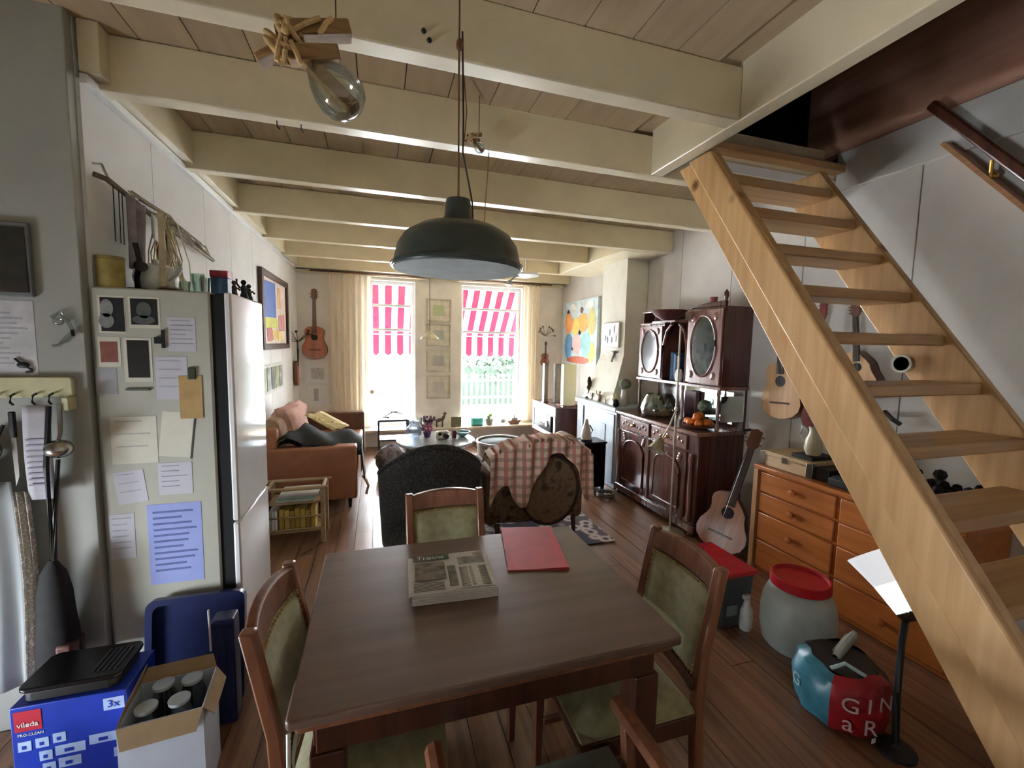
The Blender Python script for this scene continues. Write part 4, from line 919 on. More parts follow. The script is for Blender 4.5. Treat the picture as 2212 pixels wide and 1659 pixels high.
# ------------------------------------------------------------ right wall painting (bright figures as colour fields)
pr_ = T('canvas_painting', 'colourful unframed painting in orange, blue and yellow on the right wall', 'painting', (2.98, 6.1, 1.3))
box(2.955, 2.998, 5.5, 6.68, 1.31, 2.29).obj('canvas', art('sky', (206, 222, 226)), pr_)
random.seed(21)
for q in (((6.45, 1.95, .16, .17), 'orange', (232, 158, 92)), ((6.2, 1.9, .15, .14), 'yellow', (236, 200, 104)), ((5.95, 1.95, .16, .15), 'amber', (222, 170, 84)), ((5.68, 1.95, .13, .2), 'olive', (196, 186, 108)), ((6.45, 1.6, .14, .22), 'blue2', (110, 160, 206)), ((6.15, 1.62, .15, .16), 'pink', (230, 182, 176)), ((5.85, 1.62, .16, .2), 'cyan', (156, 204, 206)), ((5.65, 1.5, .12, .15), 'lime2', (200, 208, 92)), ((6.1, 1.38, .45, .06), 'red2', (196, 100, 70)), ((6.48, 2.12, .05, .05), 'brown', (112, 74, 54)), ((6.0, 2.14, .05, .05), 'brown', (112, 74, 54)), ((6.05, 1.8, .04, .04), 'ink', (66, 56, 60)), ((6.25, 1.55, .1, .03), 'ink', (66, 56, 60)), ((6.3, 2.2, .12, .06), 'whiteish', (238, 238, 230)), ((5.75, 2.2, .14, .06), 'whiteish', (238, 238, 230))):
    (cy, cz, ry, rz), n, c_ = q
    B().prism([(cy + ry * math.cos(a) * random.uniform(.85, 1.1), cz + rz * math.sin(a) * random.uniform(.85, 1.1)) for a in [2 * PI * i / 12 for i in range(12)]], 2.953 - .0004 * random.random(), 2.9551, 'x').obj('paint_field', art(n, c_), pr_, smooth=False)

# ------------------------------------------------------------ sofa corner
lea = mat('brown_leather_sofa', (170, 112, 82), .5, .08, 10, bump=.03)
sf = T('sofa', 'brown leather sofa along the left wall with clothes on it', 'sofa', (-.64, 5.2, 0))
box(-1.06, -.2, 4.27, 4.42, .1, .615).obj('armrest', lea, sf, bevel=.022, segs=3)
box(-1.06, -.18, 6.0, 6.16, .1, .67).obj('armrest', pattern('worn_leather', [(120, 82, 60), (92, 60, 44), (138, 98, 72)], 30, .6, 'NOISE'), sf, bevel=.022, segs=3)
box(-1.06, -.24, 4.42, 6.0, .1, .3).obj('base', lea, sf, bevel=.01)
for k in range(2): box(-.88, -.2, 4.425 + k * .79, 5.205 + k * .79, .3, .45).obj('seat_cushion', lea, sf, bevel=.03, segs=3)
box(-1.07, -.88, 4.3, 6.1, .1, .8).obj('backrest', lea, sf, bevel=.04, segs=3)
for xx in (-1.0, -.27):
    for yy in (4.34, 6.08): B().cyl((xx, yy, 0), (xx, yy, .1), .014, .022).obj('leg', black, sf)
def pillow(name, label, c, size, rx, rz, m, cat='cushion'):
    b = B(); sx, sy, sz = size
    def fn(u, v, s):
        a = (1 - (2 * u - 1) ** 4) * (1 - (2 * v - 1) ** 4)
        return Vector(((u - .5) * sx, s * sz * .5 * a ** .5, (v - .5) * sy))
    t = Matrix.Translation(c) @ Matrix.Rotation(rz, 4, 'Z') @ Matrix.Rotation(rx, 4, 'X')
    b.sheet(lambda u, v: t @ fn(u, v, 1), 10, 10); b.sheet(lambda u, v: t @ fn(u, v, -1), 10, 10)
    return b.solo(name, label, cat, m)
pinkc = mat('dusty_pink_cloth', (196, 152, 138), .9, .12, 16, bump=.1)
pillow('cushion', 'dusty pink cushion leaning on the sofa back', (-.84, 4.78, .74), (.5, .42, .22), -.3, PI / 2 - .2, pinkc)
pillow('cushion', 'beige cushion at the sofa corner behind the fridge', (-.93, 4.52, .70), (.34, .36, .2), -.2, PI / 2, mat('beige_cloth', (180, 150, 124), .9, .12, 16))
pillow('cushion', 'pink folded blanket on top of the sofa back', (-.86, 5.05, .84), (.4, .2, .2), .2, PI / 2, pinkc)
dk = mat('black_coat_cloth', (30, 31, 30), .9, .15, 16)
b = B()
def coat(u, v): # coat lying over the near arm and seat
    x = -.93 + .77 * u; y = 4.31 + .5 * v; h = .66 + .09 * math.exp(-((u - .2) / .22) ** 2) - .07 * max(0, u - .86) * 5 + .02 * math.sin(u * 13 + v * 4) - .06 * (1 - v) ** 3
    return Vector((x, y, h))
b.sheet(coat, 22, 10); b.sheet(lambda u, v: coat(u, v) - Vector((0, 0, .045)), 22, 10); b.solo('coat', 'black coat thrown over the sofa armrest', 'coat', dk)
B().sheet(lambda u, v: Vector((-.70 + .13 * u + .28 * v, 4.66 + .2 * u - .22 * v, .86 - .12 * v + .01 * math.sin(u * 9))), 4, 8).solo('striped_scarf', 'cream and ochre striped scarf lying over the black coat', 'scarf', pattern('scarf_stripes', [(226, 208, 150), (150, 124, 60), (236, 224, 180)], 9, .9, 'WAVE'), solid=.012)
B().sheet(lambda u, v: Vector((-.17 + .01 * math.sin(u * 6), 4.5 + .3 * u, .60 - .3 * v * (1 - .4 * u))), 6, 6).solo('white_cloth', 'white cloth hanging over the front of the sofa', 'cloth', mat('white_cloth', (214, 210, 218), .9), solid=.008)
B().sheet(lambda u, v: Vector((-.165 + .03 * v, 4.30 + .25 * u, .58 - .30 * v)), 6, 6).solo('dark_trouser', 'dark trousers hanging off the front of the sofa arm', 'trousers', dk, solid=.01)
B().tube([(-.15, 4.4, .28), (-.12, 4.36, .24), (-.1, 4.33, .2), (-.12, 4.33, .12)], .014).solo('tan_strap', 'pale tan strap dangling under the trousers at the sofa', 'strap', mat('tan_strap', (206, 186, 150), .8))
# low rack table in front of the sofa side
rt2 = T('magazine_table', 'low cane side table with a lower rack for magazines', 'side table', (-.64, 3.72, 0))
cane = wood('cane', (190, 166, 130), (158, 132, 98), 'x', .6, 6)
for xx in (-.83, -.43):
    for yy in (3.62, 3.86): B().cyl((xx, yy, 0), (xx, yy, .45), .018, .018, 10).obj('leg', cane, rt2)
for yy in (3.62, 3.86): B().cyl((-.87, yy, .445), (-.39, yy, .445), .014, n=8).obj('top_rail', cane, rt2)
for xx in (-.83, -.43): B().cyl((xx, 3.6, .44), (xx, 3.88, .44), .014, n=8).obj('side_rail', cane, rt2)
box(-.82, -.44, 3.63, 3.85, .32, .335).obj('top_shelf', cane, rt2); box(-.82, -.44, 3.63, 3.85, .09, .105).obj('lower_shelf', cane, rt2)
for k in range(2): B().cyl((-.83, 3.62, .12 + .1 * k), (-.43, 3.62, .12 + .1 * k), .007, n=6).obj('front_cane', cane, rt2)
mgc = [(206, 214, 206), (150, 190, 168), (190, 186, 196), (226, 226, 222)]
for k in range(4):
    box(-.77 + .01 * k, -.50 + .012 * k, 3.64, 3.84, .336 + .017 * k, .352 + .017 * k).solo('magazine', 'magazine lying in the pile on the cane table, %s' % ('at the bottom', 'pale green', 'grey', 'white topmost')[k], 'magazine', mat('mag_%d' % k, mgc[k], .5), 'magazines on the cane table', bevel=.002)
for k in range(7):
    box(-.75 + k * .038, -.716 + k * .038, 3.645, 3.82, .106, .28 - .01 * (k % 3)).solo('yellow_book', 'yellow paperback standing in the lower rack of the cane table', 'book', mat('yellow_book_%d' % (k % 3), ((196, 160, 70), (206, 180, 96), (176, 140, 70))[k % 3], .6), 'yellow books in the cane table')
for k in range(3):
    box(-.82 + k * .02, -.803 + k * .02, 3.645, 3.82, .106, .27).solo('white_book', 'white book standing beside the yellow paperbacks in the cane rack', 'book', paper, 'white books in the cane table')

# ------------------------------------------------------------ rug and seating group
rug = box(.07, 1.85, 3.0, 5.75, .0005, .012).solo('rug', 'dark patterned rug under the armchairs and the round table', 'rug', pattern('rug_pattern', [(38, 34, 40), (196, 180, 164), (84, 52, 48), (52, 54, 66)], 9, .95))
wk = pattern('grey_wicker', [(36, 38, 42), (62, 64, 68), (80, 82, 86)], 60, .7)
wa = T('wicker_armchair', 'dark grey wicker tub armchair with its round back to the table', 'armchair', (.43, 3.38, .012))
cx, cy = .39, 3.40
def tub(u, v):
    a = math.radians(-215 + 250 * u)        # from right arm round the back to left arm
    k_ = math.sin(PI * u)
    top = .56 + .30 * max(0, k_) ** 2.6
    rx = .355 + .03 * v; ry = .37
    return Vector((cx + rx * math.cos(a), cy + ry * math.sin(a), .04 + (top - .04) * v))
B().sheet(tub, 40, 10).obj('tub_shell', wk, wa, solid=.035)
B().tube([tub(i / 40, 1) for i in range(41)], .024, 8).obj('rolled_edge', wk, wa)
B().lathe([(.30, .28), (.31, .33), (.28, .37), (.001, .38)], (cx, cy, 0), 24).obj('seat_cushion', mat('grey_cushion', (92, 94, 98), .9), wa)
for a in range(4): B().cyl((cx + .27 * math.cos(a * PI / 2 + .8), cy + .27 * math.sin(a * PI / 2 + .8), .012), (cx + .27 * math.cos(a * PI / 2 + .8), cy + .27 * math.sin(a * PI / 2 + .8), .1), .02).obj('foot', black, wa)
flo = pattern('brown_floral', [(36, 26, 18), (62, 46, 34), (128, 104, 80), (112, 88, 66), (52, 38, 28)], 16, .9, 'NOISE')
fa = T('floral_armchair', 'brown floral upholstered armchair under a plaid throw', 'armchair', (1.2, 3.45, .012))
fx, fy_ = 1.225, 3.18
def backf(u, v, s):
    a = (u - .5) * 2; w_ = .37 * (1 - .12 * (v - .5) ** 2); top = .84 - .10 * a * a
    e = (1 - abs(a) ** 4) * (1 - (2 * v - 1) ** 6)
    return Vector((fx + a * w_, fy_ + .08 * (1 - v) - .03 + s * (.02 + .055 * max(0, e) ** .5) + .05 * a * a, .16 + (top - .16) * v))
b = B(); b.sheet(lambda u, v: backf(u, v, 1), 20, 14); b.sheet(lambda u, v: backf(u, v, -1), 20, 14); b.obj('backrest', flo, fa)
B().prism(ell(fx + .06, .46, .235, .27, 30), fy_ - .115, fy_ - .09, 'y', Matrix.Identity(4)).obj('oval_back_panel', flo, fa, bevel=.01)
B().tube([(fx + .06 + .24 * math.cos(a), fy_ - .112, .46 + .275 * math.sin(a)) for a in [2 * PI * i / 36 for i in range(37)]], .011, 6).obj('piping', mat('dark_piping', (52, 38, 28), .8), fa)
box(fx - .36, fx + .36, 3.24, 3.85, .17, .36).obj('seat', flo, fa, bevel=.04, segs=3)
for s in (-1, 1):
    box(fx + s * .37 - .055, fx + s * .37 + .055, 3.2, 3.85, .15, .58).obj('armrest', flo, fa, bevel=.045, segs=3)
    for yy in (3.2, 3.8): B().cyl((fx + s * .33, yy - .03, .012), (fx + s * .33, yy, .17), .014, .022).obj('leg', oak_d, fa)
pld = plaid('pink_plaid', (236, 214, 196), (206, 140, 132), (168, 136, 118), 9)
th = B()
def throw(u, v): # over the top of the back, long tail on its left, short on the right
    a = (u - .5) * 2.22; x = fx + a * .385
    tail = .16 + .34 * math.exp(-((a + .42) / .3) ** 2) + .26 * math.exp(-((a - 1.0) / .22) ** 2) + .22 * math.exp(-((a + 1.05) / .2) ** 2) - .06 * math.exp(-((a - .3) / .25) ** 2)
    top = .885 - .11 * min(1.2, a * a)
    s = v * (tail + .24) - .24
    fold = .014 * math.sin(a * 17 + v * 2)
    yb = fy_ + .05 * min(1, a * a) 
    if s < 0: return Vector((x, yb + .0 - s * .4 + .02, top + s * .5 + .01 + fold * .4))
    return Vector((x + fold * .6 + .04 * s * math.sin(a * 2), yb - .142 - fold - .012 * s, top - s - .01 + .02 * math.exp(-s * 40)))
th.sheet(throw, 60, 18); th.solo('plaid_throw', 'pink and beige plaid throw draped over the floral armchair', 'throw', pld, solid=.008)
B().sheet(lambda u, v: Vector((fx + .2 + .22 * u, fy_ - .02 + .16 * v, .85 + .035 * math.sin(u * 5) - .06 * u)), 8, 6).solo('orange_cloth', 'orange and white cloth lying on the armchair back', 'cloth', pattern('orange_white', [(226, 148, 84), (240, 226, 214), (214, 120, 120)], 6, .9, 'NOISE'), solid=.02)
# round tables
rd = T('round_table', 'round table with pale shiny top between the armchairs and window', 'table', (.57, 4.45, .012))
ttm = mat('pale_shiny_top', (176, 184, 188), .15, .08, 6, coat=.5)
B().lathe([(.001, .575), (.39, .575), (.405, .585), (.405, .597), (.395, .605), (.001, .605)], (.57, 4.45, 0), 44).obj('table_top', ttm, rd)
B().lathe([(.03, .012), (.03, .575)], (.57, 4.45, 0), 16).obj('column', mat('teal_dark', (36, 62, 64), .4), rd)
for a in range(4): B().bar((.57, 4.45, .06), (.57 + .3 * math.cos(a * PI / 2 + .5), 4.45 + .3 * math.sin(a * PI / 2 + .5), .03), .05, .03).obj('foot', mat('teal_dark', (36, 62, 64), .4), rd)
pf_ = T('round_basket_stool', 'round dark-cushioned stool with pale rim beside the round table', 'stool', (1.36, 4.78, .012))
B().lathe([(.22, .012), (.26, .25), (.28, .47), (.265, .47), (.24, .25), (.001, .2)], (1.36, 4.78, 0), 30).obj('basket_wall', mat('wicker_pale', (176, 168, 152), .8, .15, 40), pf_)
b = B(); b.tube([(1.36 + .275 * math.cos(2 * PI * i / 30), 4.78 + .275 * math.sin(2 * PI * i / 30), .475) for i in range(31)], .014, 6); b.obj('rim', mat('rim_pale', (206, 202, 190), .5), pf_)
B().lathe([(.262, .455), (.24, .468), (.001, .475)], (1.36, 4.78, 0), 30).obj('seat_cushion', mat('dark_green_cloth', (52, 58, 52), .8), pf_)
# things on the round table
Z = .605
bgt = B(); random.seed(2)
bgt.lathe([(.05, Z), (.09, Z + .03), (.085, Z + .09), (.05, Z + .13), (.06, Z + .17), (.03, Z + .16), (.001, Z + .14)], (.36, 4.6, 0), 14); bgt.v = [tuple(Vector(v) + Vector((random.uniform(-.008, .008), random.uniform(-.008, .008), random.uniform(0, .006)))) for v in bgt.v]
bgt.solo('plastic_bag', 'crumpled pale blue plastic bag on the round table', 'bag', glassy('blue_film', (.72, .82, .95), .25, .2))
def vessel(name, label, cat, c, prof, m, parts=(), group=None):
    t = T(name, label, cat, c, group); B().lathe([(r, c[2] + z) for r, z in prof], (c[0], c[1], 0), 18).obj('vessel', m, t)
    for nm, pf2, m2 in parts: B().lathe([(r, c[2] + z) for r, z in pf2], (c[0], c[1], 0), 16).obj(nm, m2, t)
    return t
skl = T('white_camera', 'white and black rounded device standing on the round table', 'device', (.62, 4.42, Z))
box(.56, .70, 4.38, 4.46, Z, Z + .09).obj('body', mat('offwhite_plastic', (222, 218, 208), .4), skl, bevel=.025)
B().lathe([(.03, 0), (.026, .03), (.001, .03)], (.665, 4.38, Z + .045), 16, Matrix.Rotation(PI / 2, 4, 'X')).obj('lens', blackg, skl)
B().lathe([(.018, 0), (.016, .012), (.001, .012)], (.60, 4.38, Z + .065), 12, Matrix.Rotation(PI / 2, 4, 'X')).obj('dial', black, skl)
vessel('red_cup', 'dark red cup on the round table beside the white device', 'cup', (.76, 4.47, Z), [(.025, 0), (.035, .07), (.031, .07), (.02, .01), (.001, .01)], mat('cup_red', (126, 62, 72), .4))
vessel('purple_pot', 'little purple flower pot on the round table', 'pot', (.49, 4.55, Z), [(.03, 0), (.045, .06), (.04, .06), (.03, .01), (.001, .01)], mat('pot_purple', (104, 66, 112), .5))
b = B(); random.seed(13)
for k in range(16):
    p = Vector((.49 + random.uniform(-.06, .06), 4.55 + random.uniform(-.05, .05), Z + random.uniform(.07, .13))); b.tube([(.49, 4.55, Z + .05), p], .002, 4); b.ball(p, .014, 7, 5)
b.solo('pink_flowers', 'bunch of small mauve flowers in the purple pot', 'flowers', mat('mauve', (176, 96, 132), .8, .2))
vessel('turquoise_bowl', 'glossy turquoise bowl at the edge of the round table', 'bowl', (.86, 4.52, Z), [(.03, 0), (.07, .03), (.085, .055), (.08, .055), (.06, .028), (.001, .012)], mat('turquoise_glaze', (116, 188, 186), .2, .1, coat=.5))
# dark stand beside the window
sd = T('plant_stand', 'low dark blue metal stand by the left window', 'stand', (.18, 6.0, 0))
nb_ = mat('dark_blue_metal', (42, 50, 68), .4)
for xx in (.0, .38):
    for yy in (5.85, 6.15): B().cyl((xx, yy, 0), (xx, yy, .575), .012).obj('leg', nb_, sd)
for yy in (5.85, 6.15):
    for zz in (.3, .56): B().cyl((0, yy, zz), (.38, yy, zz), .01).obj('rail', nb_, sd)
for xx in (0, .38): B().cyl((xx, 5.85, .56), (xx, 6.15, .56), .01).obj('rail', nb_, sd)
box(.005, .375, 5.86, 6.14, .3, .312).obj('shelf', mat('pale_blue_shelf', (150, 184, 206), .3), sd)
box(.005, .375, 5.86, 6.14, .565, .577).obj('top', mat('pale_blue_shelf', (150, 184, 206), .3), sd)
b = B().tube([(.08, 6.0, .60), (.18, 6.0, .66), (.32, 6.0, .63)], [.008, .012, .008]); b.tube([(.16, 5.93, .67), (.2, 6.0, .655), (.26, 6.07, .66)], .009); b.tube([(.05, 6.0, .59), (.14, 6.0, .585)], .01)
b.solo('driftwood_piece', 'grey driftwood twig lying on the dark blue stand', 'driftwood', mat('grey_drift', (126, 122, 116), .9, .15))
b = B(); random.seed(17); b.ball((.14, 5.35, .18), (.19, .17, .17), 20, 12); b.v = [tuple(Vector(v) + Vector((random.uniform(-.02, .02),) * 3)) for v in b.v]
b.solo('cloth_bundle', 'crumpled grey and purple cloth bundle on the floor by the round table', 'bundle', pattern('bundle_cloth', [(92, 90, 80), (150, 138, 150), (66, 72, 56), (170, 160, 150)], 12, .9, 'NOISE'))
b = B(); random.seed(18); b.ball((.13, 4.5, .1), (.13, .16, .1), 18, 10); b.v = [tuple(Vector(v) + Vector((random.uniform(-.012, .012),) * 3)) for v in b.v]
b.solo('grey_bag', 'slumped pale grey bag on the floor between sofa and wicker armchair', 'bag', mat('pale_grey_bag', (158, 160, 158), .7, .15, 10))
# windowsill
SZ = .285
dog = T('dog_figurine', 'brown dog figurine standing on the windowsill between the windows', 'figurine', (.93, 6.72, SZ))
dm = mat('dog_brown', (92, 70, 58), .6)
b = B(); b.tube([(.86, 6.72, SZ + .09), (.90, 6.72, SZ + .11), (.96, 6.72, SZ + .12), (.985, 6.72, SZ + .17), (.99, 6.72, SZ + .2)], [.02, .03, .03, .022, .018], 8); b.ball((1.0, 6.72, SZ + .215), (.03, .02, .02)); b.obj('body', dm, dog)
for q in (.87, .96):
    for yy in (6.70, 6.74): B().cyl((q, yy, SZ), (q, yy, SZ + .09), .009).obj('leg', dm, dog)
B().tube([(.86, 6.72, SZ + .1), (.83, 6.72, SZ + .14)], .007).obj('tail', dm, dog)
box(1.10, 1.25, 6.68, 6.75, SZ, SZ + .16).solo('olive_box', 'olive green box on the windowsill next to the dog figurine', 'box', mat('olive_box', (118, 112, 84), .6, .1, 20), bevel=.004)
vessel('flower_pot', 'mauve flower pot on the windowsill beside a glass vase', 'pot', (.74, 6.72, SZ), [(.05, 0), (.075, .1), (.07, .1), (.05, .02), (.001, .02)], mat('mauve_pot', (140, 108, 112), .6))
b = B(); random.seed(14)
for k in range(18):
    p = Vector((.74 + random.uniform(-.09, .09), 6.72 + random.uniform(-.06, .06), SZ + random.uniform(.1, .19))); b.tube([(.74, 6.72, SZ + .08), p], .003, 4); b.ball(p, .02, 7, 5)
b.solo('violets', 'dense violet plant in the mauve flower pot', 'plant', mat('violet_plant', (120, 88, 110), .8, .3))
vessel('glass_vase', 'clear glass vase on the windowsill at the left window', 'vase', (.60, 6.70, SZ), [(.035, 0), (.04, .03), (.06, .17), (.057, .17), (.035, .03), (.001, .01)], glass_v)
pillow('turquoise_pouch', 'shiny turquoise pouch lying on the windowsill', (1.52, 6.74, SZ + .065), (.2, .13, .12), 0, 0, mat('turquoise', (66, 176, 168), .4, .1), 'pouch')
pp = T('potted_plant', 'small potted plant with yellow-green leaves on the sill of the right window', 'plant', (1.72, 6.74, SZ))
B().lathe([(.05, SZ), (.07, SZ + .1), (.065, SZ + .1), (.05, SZ + .03), (.001, SZ + .03)], (1.72, 6.74, 0), 16).obj('pot', mat('pot_grey', (130, 126, 120), .6), pp)
random.seed(15)
for k in range(14):
    a = k * 2.4; r = .04 + .05 * random.random(); tip = Vector((1.72 + r * 1.6 * math.cos(a), 6.74 + r * math.sin(a), SZ + .14 + .1 * random.random())); s0 = Vector((1.72, 6.74, SZ + .08)); sd_ = Vector((-math.sin(a), math.cos(a), .2)) * .016; md_ = (s0 + tip) / 2 + Vector((0, 0, .03))
    B().add([s0, md_ - sd_, tip, md_ + sd_], [(0, 1, 2, 3)]).obj('leaf', mat('leaf_yellow_green', (136, 168, 84), .6, .2), pp, smooth=False, solid=.001)
def shell(c, s, label, m):
    b = B(); pts = []; rs = []
    for k in range(18): a = k * .75; r = s * (1 - k / 20); pts.append((c[0] + r * .8 * math.cos(a), c[1] + .5 * s * k / 18 - .02, c[2] + s * 1.0 + r * .8 * math.sin(a) * .7)); rs.append(s * .42 * (1 - k / 20) + .004)
    b.tube(pts, rs, 8); return b.solo('seashell', label, 'shell', m)
shell((1.95, 6.74, SZ + .008), .045, 'large grey-brown seashell on the windowsill', mat('shell_grey', (168, 156, 146), .5, .2))
bt = T('model_boat', 'little wooden model boat on the windowsill by the right curtain', 'model boat', (2.15, 6.74, SZ))
B().prism([(2.03, SZ + .06), (2.06, SZ), (2.22, SZ), (2.27, SZ + .07)], 6.71, 6.77, 'y').obj('hull', mat('hull_brown', (150, 112, 88), .6), bt, bevel=.01)
B().prism([(2.09, SZ + .065), (2.2, SZ + .065), (2.19, SZ + .11), (2.11, SZ + .11)], 6.72, 6.76, 'y').obj('cabin', mat('cabin_grey', (156, 152, 146), .6), bt)
B().cyl((2.15, 6.74, SZ + .11), (2.15, 6.74, SZ + .17), .012).obj('funnel', mat('cabin_grey', (156, 152, 146), .6), bt)
# ------------------------------------------------------------ sideboard
sb = T('sideboard', 'large dark carved wooden sideboard with oval glass doors on the right wall', 'sideboard', (2.76, 3.5, 0))
X0 = 2.53
box(X0, 3.0, 2.89, 4.12, .08, .87).obj('base_cabinet', mahog, sb, bevel=.006)
box(2.485, 3.0, 2.865, 4.14, .87, .905).obj('base_top', mahog_l, sb, bevel=.01)
box(2.51, 3.0, 2.875, 4.135, .03, .1).obj('plinth', mahog, sb, bevel=.008)
for yy in (2.93, 4.08):
    for xx in (2.54, 2.95): B().lathe([(.03, 0), (.04, .02), (.025, .035)], (xx, yy, 0), 12).obj('bun_foot', mahog, sb)
for k, (a, b2) in enumerate(((3.02, 3.52), (3.56, 4.06))):
    dr = box(X0 - .018, X0, a, b2, .725, .855).obj('drawer', mahog_l, sb, bevel=.006)
    b = B(); random.seed(30 + k)
    for i in range(9):
        yy = a + .05 + (b2 - a - .1) * i / 8; b.ball((X0 - .019, yy, .79 + .02 * math.sin(i * 2)), (.006, .02, .018), 8, 5)
    b.obj('carved_scroll', mahog_l, dr, stuff=True)
    B().ball((X0 - .03, (a + b2) / 2, .79), .016, 10, 7).obj('knob', brass, dr)
    d = box(X0 - .016, X0, a, b2, .13, .71).obj('door', mahog, sb, bevel=.006)
    m_ = (a + b2) / 2; hw = (b2 - a) / 2 - .07
    arch = [(m_ - hw, .19), (m_ + hw, .19), (m_ + hw, .5)] + [(m_ + hw * math.cos(t_), .5 + .13 * math.sin(t_)) for t_ in [PI * i / 10 for i in range(1, 10)]] + [(m_ - hw, .5)]
    B().prism(arch, X0 - .024, X0 - .016, 'x').obj('arched_panel', mahog, d, bevel=.004)
    pts = [(X0 - .026, p[0], p[1]) for p in arch] + [(X0 - .026, arch[0][0], arch[0][1])]
    B().tube(pts, .008, 6).obj('arch_moulding', mahog_l, d)
    b = B()
    for sgn in (-1, 1):
        for i in range(3): b.ball((X0 - .02, m_ + sgn * (hw - .02 + .01 * i), .62 + .025 * i), (.007, .025, .02), 8, 5)
    b.obj('corner_carving', mahog_l, d, stuff=True)
for yy in (2.955, 3.54, 4.09):
    b = B().lathe([(.016, .12), (.024, .16), (.014, .2), (.02, .42), (.014, .6), (.024, .66), (.02, .71)], (X0 - .012, yy, 0), 12); b.obj('pilaster', mahog_l, sb)
# gallery and upper cabinets
UX = 2.70
for yy in (2.91, 3.36, 4.05):
    B().lathe([(.017, .905), (.022, .93), (.012, .97), (.016, 1.08), (.011, 1.19), (.02, 1.22), (.017, 1.25)], (UX + .02, yy, 0), 12).obj('gallery_post', mahog_l, sb)
box(2.975, 3.0, 2.89, 4.08, .905, 1.25).obj('gallery_back', mahog, sb)
mir = mat('mirror_glass', (225, 232, 230), .04, .01, metal=1.0)
B().prism([(2.935, 2.97), (2.972, 3.62), (2.975, 3.62), (2.975, 2.97)], .94, 1.22, 'z').obj('gallery_mirror', mir, sb)
box(2.73, 2.97, 2.885, 2.892, .98, 1.2).obj('side_mirror', mir, sb)
box(UX - .01, 3.0, 2.87, 4.085, 1.25, 1.28).obj('shelf', mahog_l, sb, bevel=.005)
def oval_unit(y0, y1, z0, z1):
    u = box(UX + .01, 3.0, y0, y1, z0, z1).obj('upper_cabinet', mahog, sb, bevel=.004)
    d = box(UX - .01, UX + .01, y0 + .01, y1 - .01, z0 + .01, z1 - .02).obj('glass_door', mahog_l, sb, bevel=.004)
    m_ = (y0 + y1) / 2; mz = (z0 + z1) / 2; ry = (y1 - y0) * .33; rz = (z1 - z0) * .38
    B().prism(ell(m_, mz, ry, rz, 28), UX - .014, UX - .0105, 'x').obj('oval_pane', mat('dark_pane', (46, 58, 58), .06, .2, 6, coat=.6), d)
    B().tube([(UX - .014, m_ + (ry + .008) * math.cos(a), mz + (rz + .008) * math.sin(a)) for a in [2 * PI * i / 32 for i in range(33)]], .010, 6).obj('oval_moulding', mahog_l, d)
    b = B()
    for sy in (-1, 1):
        for sz in (-1, 1): b.ball((UX - .012, m_ + sy * ry * .95, mz + sz * rz * .98), (.008, .03, .035), 8, 5)
    b.obj('corner_carving', mahog_l, d, stuff=True)
    return u
oval_unit(2.88, 3.31, 1.28, 1.95); oval_unit(3.66, 4.06, 1.28, 1.83)
box(2.97, 3.0, 3.31, 3.66, 1.28, 1.83).obj('niche_back', mahog, sb)
B().box(UX, 3.0, 3.66, 4.06, 1.83, 1.85).box(2.56, 3.0, 3.315, 3.66, 1.83, 1.85).obj('top_shelf', mahog_l, sb, bevel=.004)
# pierced crest over the tall door
crest = [(2.88, 1.95), (3.33, 1.95), (3.33, 1.955), (3.25, 1.965), (3.1, 1.985), (2.95, 1.99), (2.88, 1.99)]
B().prism(crest, UX + .0, UX + .03, 'x').obj('crest', mahog, sb, bevel=.004)
B().lathe([(.012, 1.95), (.02, 1.98), (.01, 2.0), (.022, 2.03), (.02, 2.06), (.001, 2.085)], (UX + .03, 2.905, 0), 12).obj('finial', mahog, sb)
for q in ((3.68, 3.69), (4.03, 4.04)): box(UX + .02, 2.96, q[0], q[1], 1.85, 1.955).obj('nook_side', mahog, sb)
box(UX + .01, 2.96, 3.67, 4.05, 1.955, 1.97).obj('nook_top', mahog_l, sb, bevel=.003)
tube = B().tube([(UX, 3.655, 1.28), (UX, 3.655, 1.62), (UX, 3.61, 1.76), (UX, 3.54, 1.82)], .012); tube.obj('niche_arch', mahog_l, sb)
tube = B().tube([(UX, 3.315, 1.28), (UX, 3.315, 1.62), (UX, 3.36, 1.76), (UX, 3.43, 1.82)], .012); tube.obj('niche_arch', mahog_l, sb)
# things in and on the sideboard
for k in range(3):
    box(2.76, 2.94, 3.575 - k * .045, 3.612 - k * .045, 1.281, 1.55 - .015 * k).solo('blue_book', 'tall blue book in the open niche of the sideboard, %s' % ('palest', 'middle blue', 'darkest with pale label')[k], 'book', mat('book_blue_%d' % k, ((98, 142, 178), (58, 92, 134), (40, 62, 98))[k], .5), 'blue books in the sideboard niche', bevel=.003)
vessel('white_jar', 'small white jar beside the blue books in the niche', 'jar', (2.74, 3.45, 1.281), [(.03, 0), (.04, .05), (.03, .1), (.001, .1)], paper, (('lid', [(.032, .1), (.02, .115), (.001, .12)], paper),))
vessel('oval_bowl', 'wide dark red wooden bowl on top of the sideboard', 'bowl', (2.585, 3.44, 1.851), [(.06, 0), (.12, .04), (.165, .09), (.157, .09), (.112, .048), (.001, .02)], mat('bowl_dark_red', (86, 44, 44), .35))
vessel('white_plate', 'white plate leaning below the dark red bowl', 'plate', (2.86, 3.52, 1.851), [(.05, 0), (.09, .012), (.088, .016), (.001, .008)], paper)
vessel('pink_vase', 'pinkish red glass vase on the sideboard top before the crest', 'vase', (2.85, 3.18, 1.951), [(.03, 0), (.045, .03), (.03, .07), (.035, .1), (.03, .1), (.001, .02)], mat('pink_glass', (168, 84, 88), .3))
